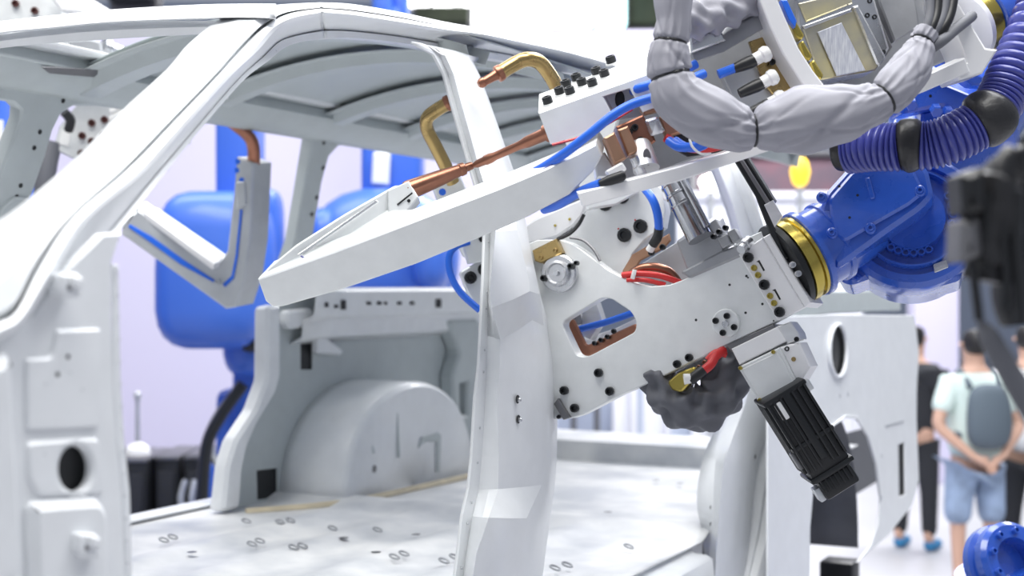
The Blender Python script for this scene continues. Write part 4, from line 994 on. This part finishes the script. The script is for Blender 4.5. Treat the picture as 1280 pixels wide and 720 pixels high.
# ribbed dress hose with black collars
rh = thing('ribbed_hose', 'navy blue ribbed conduit with black rubber collars draped over robot wrist', 'hose', P(1150, 180, 2.35))
hp_ = catmull([P(x, y, d) for x, y, d in ((1046, 188, 2.40), (1066, 187, 2.38), (1092, 184, 2.35), (1118, 184, 2.33), (1137, 182, 2.32), (1160, 182, 2.31), (1185, 175, 2.30), (1212, 162, 2.30), (1234, 147, 2.30), (1250, 126, 2.31), (1262, 100, 2.32), (1280, 60, 2.34), (1300, 10, 2.36))], 24)
nh = len(hp_); kk = pxm(1, 2.33)
def seg_of(i0, i1): return hp_[i0:i1 + 1]
def ribs(i, n, th): return kk * (26.5 + 4.6 * abs(math.sin(i * math.pi / 6)) ** 0.8)
for a, b in ((1 * 24 - 6, 4 * 24 - 16), (4 * 24 + 14, 8 * 24 - 16), (8 * 24 + 14, 12 * 24)):
    sweep('ribbed_tube', catmull(seg_of(a, b)[::2], 4) if False else seg_of(a, b), ribs, 'hose_navy', rh, 28, 50)
for c, w, r in ((10, 14, 27), (96, 17, 34), (192, 17, 36)):
    def cr_(i, n, th, r=r): 
        f = i / (n - 1); return kk * (r - 5 * (2 * f - 1) ** 4 - 2 * (2 * f - 1) ** 2)
    sweep('rubber_collar', hp_[max(0, c - w):c + w], cr_, 'rubber', rh, 28, 50)
# ================================================================ black dress pack hanging close to the lens
dk = thing('cable_pack', 'black rubber cable pack hanging in front of the blue wrist', 'cable pack', P(1250, 340, 1.35))
D = 1.2
body = catmull([P(x, y, D) for x, y in ((1300, 196), (1262, 206), (1244, 236), (1238, 280), (1236, 320), (1230, 352))], 8)
sweep('padded_cover', body, lambda i, n, th: pxm([16, 24, 34, 36, 34, 24][min(5, i * 6 // n)] + 4 * math.sin(3 * th + .3 * i), D), 'rubber', dk, 24, 60)
body2 = catmull([P(x, y, D + .05) for x, y in ((1330, 190), (1284, 220), (1280, 280), (1276, 350), (1282, 404))], 8)
sweep('padded_cover', body2, lambda i, n, th: pxm(34 + 4 * math.sin(2 * th + .4 * i), D), 'rubber', dk, 24, 60)
for x0, x1, r, yb in ((1216, 1224, 6, 400), (1234, 1230, 5, 340), (1256, 1256, 7, 388), (1272, 1276, 8, 406)):
    tube('cable', [P(x0, 240, D - .02), P(x0 - 2, 300, D - .02), P(x0 + 2, (300 + yb) / 2, D - .02), P(x1, yb, D - .02)], pxm(r, D), 'black', dk, 10)
plate('clamp', [(1202, 218), (1232, 206), (1234, 262), (1206, 268)], flat(D - .04), .05, 'black', dk, bev=.006, r=5)
plate('clamp', [(1204, 276), (1226, 270), (1230, 318), (1202, 330)], flat(D - .035), .05, 'dark_steel', dk, bev=.006, r=5)
tube('cable', [P(1224, 380, D - .02), P(1226, 402, D), P(1236, 420, D), P(1256, 455, D), P(1285, 505, D), P(1320, 560, D)], [pxm(4, D), pxm(5, D), pxm(13, D), pxm(15, D), pxm(16, D), pxm(16, D)], 'sleeve_dark', dk, 16)

# it hangs on a hose from the hall's overhead beam, out to the right
tube('support_hose', [P(1300, 196, D), P(1345, 150, D + .02), P(1400, 20, D + .06), P(1440, -300, D + .1), P(1450, -1200, D + .12), P(1450, -7400, D + .12)], .024, 'black', dk, 12)

# blue joint in the lower right corner: another robot standing on the floor
rc = thing('industrial_robot', 'blue robot elbow joint with bolted ring, low beside the people', 'robot', Vec((1.36, 3.06, 0)))
RD = 3.0
jp = flat(RD, 0.35, 0.45, 1262, 690)
jc = jp.at(1272, 700)
kr = pxm(1, RD)
lathe('joint_ring', jc - jp.n * .09, jp.n, [(0, 44 * kr), (.02, 52 * kr), (.04, 52 * kr), (.045, 46 * kr), (.055, 46 * kr), (.06, 50 * kr), (.08, 50 * kr), (.09, 45 * kr), (.09, 29 * kr), (.05, 27 * kr), (.05, 6 * kr)], 'robot_blue', rc, 44)
for a in range(0, 360, 40):
    p_ = jc + (jp.u * math.cos(math.radians(a)) + jp.v * math.sin(math.radians(a))) * 37 * kr
    bolt(p_, jp.n, 4.5 * kr, .012, rc, 'socket', 'robot_blue')
lathe('upper_arm', jc - jp.n * .09, Vec((0.25, 0.1, -1)), [(0, .085), (.3, .10), (.9, .12), (1.05, .14)], 'robot_blue', rc, 28)
fx = jc - jp.n * .09 + Vec((0.25, 0.1, -1)).normalized() * 1.0
lathe('pedestal', Vec((fx.x, fx.y, 0)), UP, [(0, .26), (.03, .26), (.04, .18), (.45, .15), (fx.z + .08, .14)], 'robot_blue', rc, 28)

# ================================================================ welding gun on the far side
gc = thing('welding_gun', 'silver V-shaped welding gun arm with copper tip at the far door opening', 'welding gun', P(250, 320, 3.9))
GD = 3.86
gp = plane3(P(160, 290, GD), P(320, 300, GD - .02), P(290, 380, GD - .02))
va = plate('v_arm', [(150, 292), (172, 262), (268, 328), (276, 326), (284, 314), (292, 240), (296, 196), (317, 204), (313, 300), (306, 348), (294, 384), (282, 386)], gp, .06, 'aluminium_dull', gc, W=(.036, .09, .010), bev=.004)
plate('arm_top', [(171, 257), (182, 251), (279, 318), (276, 328), (268, 330)], plane3(P(171, 258, GD + .0), P(280, 320, GD - .01), P(183, 250, GD + .06)), .02, 'white_plate', gc, bev=.003)
plate('blue_strip', [(162, 280), (190, 296), (230, 325), (268, 350), (267, 353), (226, 331), (186, 302), (160, 284)], gp.off(.004), .004, 'hose_blue', gc)
plate('blue_strip', [(278, 355), (289, 345), (294, 320), (300, 262), (303, 262), (297, 322), (292, 348), (281, 359)], gp.off(.004), .004, 'hose_blue', gc)
bolts(gp, [(297, 202), (296, 213), (302, 225)], 3.4, .004, gc, 'hole', 'hose_blue', 'hole')
bolts(gp, [(273, 352)], 4, .01, gc, 'socket', 'aluminium_dull')
plate('inset_block', [(294, 228), (306, 226), (308, 256), (296, 262)], gp.off(.006), .008, 'aluminium_dull', gc, bev=.003, r=3)
tube('copper_tip', [P(317, 208, GD + .02), P(317, 186, GD), P(312, 172, GD - .02), P(298, 160, GD - .05), P(276, 146, GD - .08)], [pxm(8, GD), pxm(8, GD), pxm(8, GD), pxm(7, GD), pxm(5, GD)], 'copper', gc, 14)
# its body with rows of bolts, further left
hp3 = flat(4.0, 0.15, 0, 110, 170)
gb2 = plate('gun_plate', [(66, 186), (74, 158), (104, 120), (150, 100), (186, 110), (186, 150), (150, 190), (120, 212)], hp3, .06, 'plate_coat', gc, bev=.004)
bolts(hp3, [(115, 154), (131, 150), (130, 170), (103, 170), (115, 177), (126, 184), (102, 192), (113, 200), (123, 204)], 4.6, .014, gb2, 'socket', 'bolt_rust')
for i in range(5):
    tube('white_lead', [P(140, 140 + i * 9, 3.94), P(156, 134 + i * 8, 3.92), P(184, 128 + i * 8, 3.92)], pxm(4.5, 3.9), 'white_plastic', gc, 8)
plate('yellow_label', [(76, 162), (88, 166), (86, 184), (74, 180)], hp3.off(.004), .004, 'white_plastic', gb2)
tube('grey_hose', [P(64, 180, 4.0), P(58, 210, 3.98), P(56, 240, 3.98), P(62, 270, 4.0)], pxm(13, 4), 'sleeve_dark', gc, 14)
tube('dark_lead', [P(80, 140, 3.9), P(88, 150, 3.92), P(86, 162, 3.95)], pxm(6, 4), 'black', gc, 8)
tube('arm_link', [P(120, 190, 4.06), P(140, 240, 4.0), P(166, 280, GD + .06)], pxm(14, 4), 'aluminium_dull', gc, 12)
# upper carrier seen above the far rail, under the windscreen header
hp4 = flat(3.9, 0.1, 0, 60, 40)
up = plate('upper_carrier', [(-40, -40), (60, -40), (84, 30), (86, 90), (-40, 96)], hp4, .05, 'plate_coat', gc, bev=.004)
bolts(hp4, [(60, 52), (13, 62), (20, 5), (44, 14)], 4.6, .014, up, 'socket', 'bolt_rust')
plate('dark_block', [(84, 50), (112, 48), (126, 52), (130, 74), (92, 78)], flat(3.88), .1, 'aluminium_dull', gc, bev=.006)
px_lathe('carrier_tube', 128, 60, 3.9, 190, 84, 4.0, [(0, 13), (.1, 14), (.12, 12), (1, 12)], 'steel', gc, 20)
plate('carrier_bar', [(58, -10), (100, -10), (140, 14), (120, 18), (76, 14)], flat(3.84), .04, 'white_plate', gc, bev=.004)

# ================================================================ blue robots behind the van
def rounded_block(name, cx, cy, w, h, dep, d, m, parent, ex=3.2, taper=0.0):
    """super-ellipsoid block: cx, cy, w, h in photo pixels at depth d"""
    c = P(cx, cy, d); a, b, e = pxm(w / 2, d), pxm(h / 2, d), dep / 2
    vs = []; fs = []; n1, n2 = 20, 12
    def sp_(v, k): return math.copysign(abs(v) ** (2 / k), v)
    for i in range(n2 + 1):
        ph2 = -math.pi / 2 + math.pi * i / n2
        for j in range(n1):
            th = 2 * math.pi * j / n1
            z = sp_(math.sin(ph2), ex); cc = sp_(math.cos(ph2), ex)
            k = 1 + taper * z
            vs.append(c + Vec((a * k * cc * sp_(math.cos(th), ex), e * cc * sp_(math.sin(th), ex), b * z)))
    for i in range(n2):
        for j in range(n1): fs.append((i * n1 + j, i * n1 + (j + 1) % n1, (i + 1) * n1 + (j + 1) % n1, (i + 1) * n1 + j))
    return make(name, vs, fs, m, parent, 60)
RF = 'robot_blue_far'
r1 = thing('industrial_robot', 'blue robot with large rounded counterweight housing behind the far door opening', 'robot', P(310, 640, 6.2))
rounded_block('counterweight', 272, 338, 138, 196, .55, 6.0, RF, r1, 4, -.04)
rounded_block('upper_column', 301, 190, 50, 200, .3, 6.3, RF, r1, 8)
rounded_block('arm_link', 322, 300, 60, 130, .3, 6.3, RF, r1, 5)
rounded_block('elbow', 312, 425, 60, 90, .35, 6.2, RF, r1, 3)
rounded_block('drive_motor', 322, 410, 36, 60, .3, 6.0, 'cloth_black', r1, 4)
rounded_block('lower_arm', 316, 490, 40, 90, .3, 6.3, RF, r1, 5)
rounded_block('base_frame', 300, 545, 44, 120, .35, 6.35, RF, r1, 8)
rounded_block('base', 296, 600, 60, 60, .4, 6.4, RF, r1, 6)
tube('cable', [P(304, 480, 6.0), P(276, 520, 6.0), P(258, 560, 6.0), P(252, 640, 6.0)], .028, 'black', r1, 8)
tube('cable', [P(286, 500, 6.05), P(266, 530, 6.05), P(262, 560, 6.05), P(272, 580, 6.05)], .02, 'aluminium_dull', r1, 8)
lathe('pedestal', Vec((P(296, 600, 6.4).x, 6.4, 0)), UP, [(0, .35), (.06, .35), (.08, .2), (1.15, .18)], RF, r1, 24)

r2 = thing('industrial_robot', 'blue robot with round shoulder and white panel seen through the rear window opening', 'robot', P(490, 560, 6.8))
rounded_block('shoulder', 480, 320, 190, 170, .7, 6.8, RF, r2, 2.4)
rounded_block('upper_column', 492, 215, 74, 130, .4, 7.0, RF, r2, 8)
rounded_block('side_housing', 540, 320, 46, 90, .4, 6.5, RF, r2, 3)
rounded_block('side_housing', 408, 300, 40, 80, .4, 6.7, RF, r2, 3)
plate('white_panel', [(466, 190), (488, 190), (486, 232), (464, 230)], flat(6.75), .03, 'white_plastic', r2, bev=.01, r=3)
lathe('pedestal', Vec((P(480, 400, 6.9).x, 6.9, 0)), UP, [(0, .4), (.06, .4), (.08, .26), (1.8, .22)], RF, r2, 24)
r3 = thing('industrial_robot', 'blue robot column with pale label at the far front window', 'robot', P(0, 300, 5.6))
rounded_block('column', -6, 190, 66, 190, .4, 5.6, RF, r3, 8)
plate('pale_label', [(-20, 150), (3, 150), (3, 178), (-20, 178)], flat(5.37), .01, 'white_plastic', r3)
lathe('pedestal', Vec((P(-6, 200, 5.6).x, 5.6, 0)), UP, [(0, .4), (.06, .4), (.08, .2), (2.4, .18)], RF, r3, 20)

# black control cabinets with a lamp pole on top
for i, (x0, x1, yt, d, lab) in enumerate(((96, 184, 578, 7.2, 'black control cabinet with a white dome and thin pole on top'), (192, 224, 575, 7.3, 'narrow black control cabinet beside the blue robot base'), (230, 300, 574, 7.25, 'black control cabinet with pale cables beneath the blue robot'))):
    a, b = P(x0, yt, d), P(x1, yt, d)
    cbn = thing('control_cabinet', lab, 'cabinet', Vec(((a.x + b.x) / 2, d + .25, 0)))
    cbx = box('body', Vec(((a.x + b.x) / 2, d + .25, a.z / 2)), X3, Y3, Z3, (b.x - a.x - .01, .5, a.z), 'black', cbn, .01)
    box('top_trim', Vec(((a.x + b.x) / 2, d + .25, a.z + .01)), X3, Y3, Z3, (b.x - a.x, .52, .02), 'dark_steel', cbn, .004)
    dr = box('door', Vec(((a.x + b.x) / 2, d - .012, a.z / 2)), X3, Y3, Z3, (b.x - a.x - .05, .02, a.z - .12), 'cloth_black', cbn, .004)
    box('handle', Vec((b.x - .06, d - .035, a.z * .6)), X3, Y3, Z3, (.02, .025, .14), 'dark_steel', dr, .004)
    if i == 0:
        q_ = P(172, yt, d + .2)
        lathe('dome', Vec((q_.x, d + .2, a.z + .02)), UP, [(0, .07), (.03, .065), (.055, .04), (.065, .01)], 'white_plastic', cbn, 20)
        lathe('pole', Vec((q_.x, d + .2, a.z + .06)), UP, [(0, .012), (.26, .012), (.26, .02), (.29, .02), (.30, .01)], 'aluminium_dull', cbn, 12)
    if i == 2:
        for k in range(3):
            tube('cable', [P(232 + 12 * k, 600, d - .05), P(226 + 14 * k, 625, d - .08), P(234 + 13 * k, 648, d - .08), P(240 + 13 * k, 680, d - .05)], .018, 'aluminium_dull', cbn, 8)

# ================================================================ far booths and lamps
def booth(name, lab, cat, x0, y0, x1, y1, d, m, dep=.4, foot=True, group=None):
    a, b = P(x0, y0, d), P(x1, y1, d)
    zb = 0.0 if foot else b.z
    t = thing(name, lab, cat, Vec(((a.x + b.x) / 2, d + dep / 2, zb)), group)
    box('board', Vec(((a.x + b.x) / 2, d + dep / 2, (a.z + zb) / 2)), X3, Y3, Z3, (b.x - a.x, dep, a.z - zb), m, t, .02)
    return t, a, b, zb
def frame_parts(t, a, b, zb, d, m):
    w = .08
    box('top_rail', Vec(((a.x + b.x) / 2, d - .04, a.z - w / 2)), X3, Y3, Z3, (b.x - a.x, .08, w), m, t, .01)
    for x in (a.x, b.x): box('post', Vec((x, d - .04, (a.z + zb) / 2)), X3, Y3, Z3, (w, .08, a.z - zb), m, t, .01)
t, a, b, zb = booth('exhibition_booth', 'tall maroon booth panel behind the lower gun', 'booth', 866, 188, 1060, 600, 17.0, 'booth_maroon'); frame_parts(t, a, b, zb, 17.0, 'dark_steel')
t, a, b, zb = booth('exhibition_booth', 'long white booth counter below the maroon panel', 'booth', 850, 240, 1072, 600, 15.5, 'booth_white'); frame_parts(t, a, b, zb, 15.5, 'booth_white')
t, a, b, zb = booth('exhibition_booth', 'pale blue-grey booth screen behind the van tailgate opening', 'booth', 690, 420, 868, 600, 14.2, 'booth_grey', .2); frame_parts(t, a, b, zb, 14.2, 'booth_white')
for i, (x, w) in enumerate(((717, 7), (746, 9), (800, 6), (842, 6))):
    pq = P(x, 400, 13.4)
    po = thing('barrier_post', ('pale blue barrier post beside the white display boards' if i > 1 else 'dark grey barrier post before the blue-grey booth screen'), 'post', Vec((pq.x, 13.4, 0)), 'pale barrier posts' if i > 1 else 'dark barrier posts')
    lathe('pole', Vec((pq.x, 13.4, 0)), UP, [(0.02, .03), (1.5, .03)], 'booth_grey' if i > 1 else 'dark_steel', po, 10)
    lathe('base', Vec((pq.x, 13.4, 0)), UP, [(0, .09), (.02, .09), (.03, .05)], 'dark_steel', po, 16)
    lathe('cap', Vec((pq.x, 13.4, 1.5)), UP, [(0, .045), (.04, .045), (.06, .02)], 'dark_steel', po, 10)
for x0, x1, k in ((770, 792, 0), (808, 836, 1)):
    t, a, b, zb = booth('display_board', ('narrow' if k == 0 else 'wide') + ' white display board standing before the blue-grey screen', 'board', x0, 440, x1, 600, 13.9, 'booth_white', .05); frame_parts(t, a, b, zb, 13.9, 'booth_white')
lb = thing('warning_lamp', 'glowing amber lamp globe in front of the maroon panel', 'lamp', P(1000, 215, 12.0))
lathe('globe', P(1000, 215, 12.0) - UP * .13, UP, [(0, .03), (.04, .065), (.13, .085), (.22, .065), (.26, .03)], 'lamp_amber', lb, 24)
pq = P(1000, 215, 12.0)
lathe('pole', Vec((pq.x, 12.0, 0)), UP, [(0, .15), (.02, .15), (.03, .03), (pq.z - .13, .03)], 'aluminium_dull', lb, 12)
bl = thing('spot_lamp', 'white spot lamp glowing beside the maroon panel', 'lamp', P(888, 228, 12.2))
pq = P(888, 228, 12.2)
lathe('globe', pq - UP * .08, UP, [(0, .03), (.03, .08), (.08, .1), (.13, .08), (.16, .02)], 'lamp_white', bl, 20)
lathe('pole', Vec((pq.x, 12.2, 0)), UP, [(0, .15), (.02, .15), (.03, .03), (pq.z - .08, .03)], 'aluminium_dull', bl, 12)
# hanging light boxes and dark signs over the partition wall
def hanging(name, lab, cat, x0, y0, x1, y1, d, m, dep=.3, group=None):
    a, b = P(x0, y0, d), P(x1, y1, d)
    t = thing(name, lab, cat, Vec(((a.x + b.x) / 2, d, b.z)), group)
    box('face', Vec(((a.x + b.x) / 2, d, (a.z + b.z) / 2)), X3, Y3, Z3, (b.x - a.x, dep, a.z - b.z), m, t, .03)
    box('frame', Vec(((a.x + b.x) / 2, d + dep * .55, (a.z + b.z) / 2)), X3, Y3, Z3, (b.x - a.x + .1, .06, a.z - b.z + .1), 'dark_steel', t, .01)
    for x in (a.x + .2, b.x - .2): tube('hanger', [Vec((x, d + .2, a.z)), Vec((x, d + .2, 9.6))], .02, 'dark_steel', t, 6, 2)
hanging('light_box', 'large glowing white light box above the partition wall', 'light', 578, -30, 740, 32, 20, 'lamp_white')
hanging('light_box', 'pale teal glowing screen hanging beside the white light box', 'light', 742, -30, 782, 34, 21, 'lamp_teal')
hanging('light_box', 'small glowing light box over the roof rail, left of the dark sign', 'light', 512, -30, 576, 8, 22, 'lamp_white')
hanging('hanging_sign', 'dark olive hanging sign between the glowing light boxes', 'sign', 520, 10, 586, 30, 19.5, 'booth_olive')
hanging('hanging_sign', 'dark olive hanging sign with slats next to the teal screen', 'sign', 782, -10, 900, 32, 21.5, 'booth_olive')
hanging('hanging_sign', 'short dark sign above the windscreen header', 'sign', 138, -12, 192, 4, 14, 'cloth_black')
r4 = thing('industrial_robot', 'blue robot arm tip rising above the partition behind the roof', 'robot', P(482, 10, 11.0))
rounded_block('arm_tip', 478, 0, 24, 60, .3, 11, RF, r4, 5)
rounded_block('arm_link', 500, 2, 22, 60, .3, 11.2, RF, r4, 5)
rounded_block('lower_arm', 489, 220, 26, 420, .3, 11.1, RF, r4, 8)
lathe('pedestal', Vec((P(489, 200, 11.1).x, 11.1, 0)), UP, [(0, .4), (.06, .4), (.08, .2), (2.0, .18)], RF, r4, 20)

# ================================================================ visitors
def person(label, x, d, ang, H, cloth, kind):
    bx_ = (x - 640) / F * d
    t = thing('person', label, 'person', Vec((bx_, d, 0)), None)
    k = H / 1.72
    R = Matrix.Rotation(ang, 3, 'Z')
    def W3(v): return R @ (Vec(v) * k)
    base = WM[t]
    def skin(name, nodes, edges, m, root=0, lv=2):
        me = bpy.data.meshes.new(name)
        me.from_pydata([tuple(W3(n[0])) for n in nodes], edges, [])
        o = link(name, me, m, t, base.copy())
        o.modifiers.new('skin', 'SKIN').use_smooth_shade = True
        for i, n in enumerate(nodes):
            r = n[1] if isinstance(n[1], tuple) else (n[1], n[1])
            sv = me.skin_vertices[0].data[i]; sv.radius = (r[0] * k, r[1] * k); sv.use_root = (i == root)
        s = o.modifiers.new('sub', 'SUBSURF'); s.levels = lv; s.render_levels = lv
        return o
    back = kind == 'behind'
    nodes = [((0, 0, .95), (.15, .11)), ((0, 0, 1.12), (.135, .10)), ((0, .01, 1.30), (.16, .11)), ((0, .0, 1.42), (.09, .075)), ((0, .005, 1.49), .055), ((0, .02, 1.56), (.07, .08)), ((0, .025, 1.64), (.082, .098)), ((0, .02, 1.70), (.055, .07))]
    edges = [(0, 1), (1, 2), (2, 3), (3, 4), (4, 5), (5, 6), (6, 7)]
    for s in (-1, 1):
        i = len(nodes)
        el = (s * .29, -.05, 1.12) if back else (s * .25, .02, 1.10)
        wr = (s * .10, -.17, .93) if back else (s * .27, .08, .86)
        pm = (s * .045, -.19, .90) if back else (s * .27, .10, .80)
        nodes += [((s * .165, 0, 1.385), .062), (el, .043), (wr, .028), (pm, (.030, .020))]
        edges += [(3, i), (i, i + 1), (i + 1, i + 2), (i + 2, i + 3)]
        dirv = (Vec(pm) - Vec(wr)).normalized()
        sidev = Vec((0, 0, 1)) if back else Vec((0, 1, 0))
        for q, ln in enumerate((.055, .075, .08, .075, .06)):
            o1 = Vec(pm) + dirv * (.02 if q else -.01) + sidev * (.022 * (1.6 - .75 * q) if q else .04)
            f1 = o1 + dirv * ln * .5; f2 = f1 + (dirv * .6 + Vec((0, .5 if not back else -.2, -.3))).normalized() * ln * .5
            j = len(nodes)
            nodes += [(tuple(f1), .010), (tuple(f2), .008)]
            edges += [(i + 3, j), (j, j + 1)]
        j = len(nodes)
        nodes += [((s * .09, 0, .86), .085), ((s * .115, .01, .48), .055), ((s * .12, -.02, .10), .038), ((s * .125, .06, .045), (.04, .035)), ((s * .13, .15, .035), (.035, .025))]
        edges += [(0, j), (j, j + 1), (j + 1, j + 2), (j + 2, j + 3), (j + 3, j + 4)]
    skin('body', nodes, edges, 'skin')
    sh = [((0, 0, .84), (.20, .16)), ((0, 0, 1.08), (.19, .155)), ((0, .01, 1.30), (.205, .155)), ((0, 0, 1.42), (.10, .09)), ((0, .0, 1.455), .07)]
    se = [(0, 1), (1, 2), (2, 3), (3, 4)]
    for s in (-1, 1):
        i = len(sh); el = Vec((s * .29, -.05, 1.12)) if back else Vec((s * .25, .02, 1.10)); s0 = Vec((s * .17, 0, 1.385))
        sh += [(tuple(s0), .085), (tuple(s0.lerp(el, .75)), .072)]; se += [(3, i), (i, i + 1)]
    skin('shirt', sh, se, cloth[0])
    tr_ = [((0, 0, .96), (.185, .145))]; te = []
    for s in (-1, 1):
        i = len(tr_)
        lowz = .46 if cloth[2] == 'shorts' else .10
        tr_ += [((s * .09, 0, .82), .115), ((s * .115, .01, .60 if lowz > .3 else .48), .095 if lowz > .3 else .075), ((s * .12, .0, lowz), .095 if lowz > .3 else .06)]
        te += [(0, i), (i, i + 1), (i + 1, i + 2)]
    skin('shorts' if cloth[2] == 'shorts' else 'trousers', tr_, te, cloth[1])
    skin('hair', [((0, -.035, 1.56), (.070, .060)), ((0, -.02, 1.63), (.092, .092)), ((0, .0, 1.69), (.090, .10)), ((0, .01, 1.735), (.06, .07))], [(0, 1), (1, 2), (2, 3)], 'hair')
    for s in (-1, 1):
        skin('shoe', [((s * .12, -.04, .05), .05), ((s * .125, .07, .045), .048), ((s * .13, .17, .04), .04)], [(0, 1), (1, 2)], cloth[3])
        skin('ear', [((s * .085, .02, 1.62), .014), ((s * .09, .02, 1.65), .016)], [(0, 1)], 'skin', lv=1)
    skin('nose', [((0, .115, 1.645), .012), ((0, .128, 1.62), .016)], [(0, 1)], 'skin', lv=1)
    if cloth[4]:
        pk = skin('backpack', [((0, -.17, .96), (.15, .07)), ((0, -.19, 1.13), (.17, .085)), ((0, -.18, 1.30), (.155, .075)), ((0, -.16, 1.40), (.11, .055))], [(0, 1), (1, 2), (2, 3)], 'pack_grey')
        for s in (-1, 1):
            skin('pack_strap', [((s * .10, -.14, 1.36), .022), ((s * .115, -.02, 1.475), .022), ((s * .12, .12, 1.36), .022), ((s * .14, .12, 1.15), .02), ((s * .15, -.10, 1.05), .02)], [(0, 1), (1, 2), (2, 3), (3, 4)], 'pack_grey', lv=1)
    return t
person('person in mint T-shirt and pale denim shorts with dark backpack, hands clasped behind', 1219, 8.8, .15, 1.72, ('shirt_mint', 'denim', 'shorts', 'shirt_white', True), 'behind')
person('person in white shirt and black trousers beside the backpack wearer', 1286, 9.2, -.4, 1.74, ('shirt_white', 'cloth_black', 'long', 'cloth_black', False), 'side')
person('person in black clothes and blue shoes standing by the van rear', 1143, 10.4, -.7, 1.70, ('cloth_black', 'cloth_black', 'long', 'shoe_blue', False), 'side')
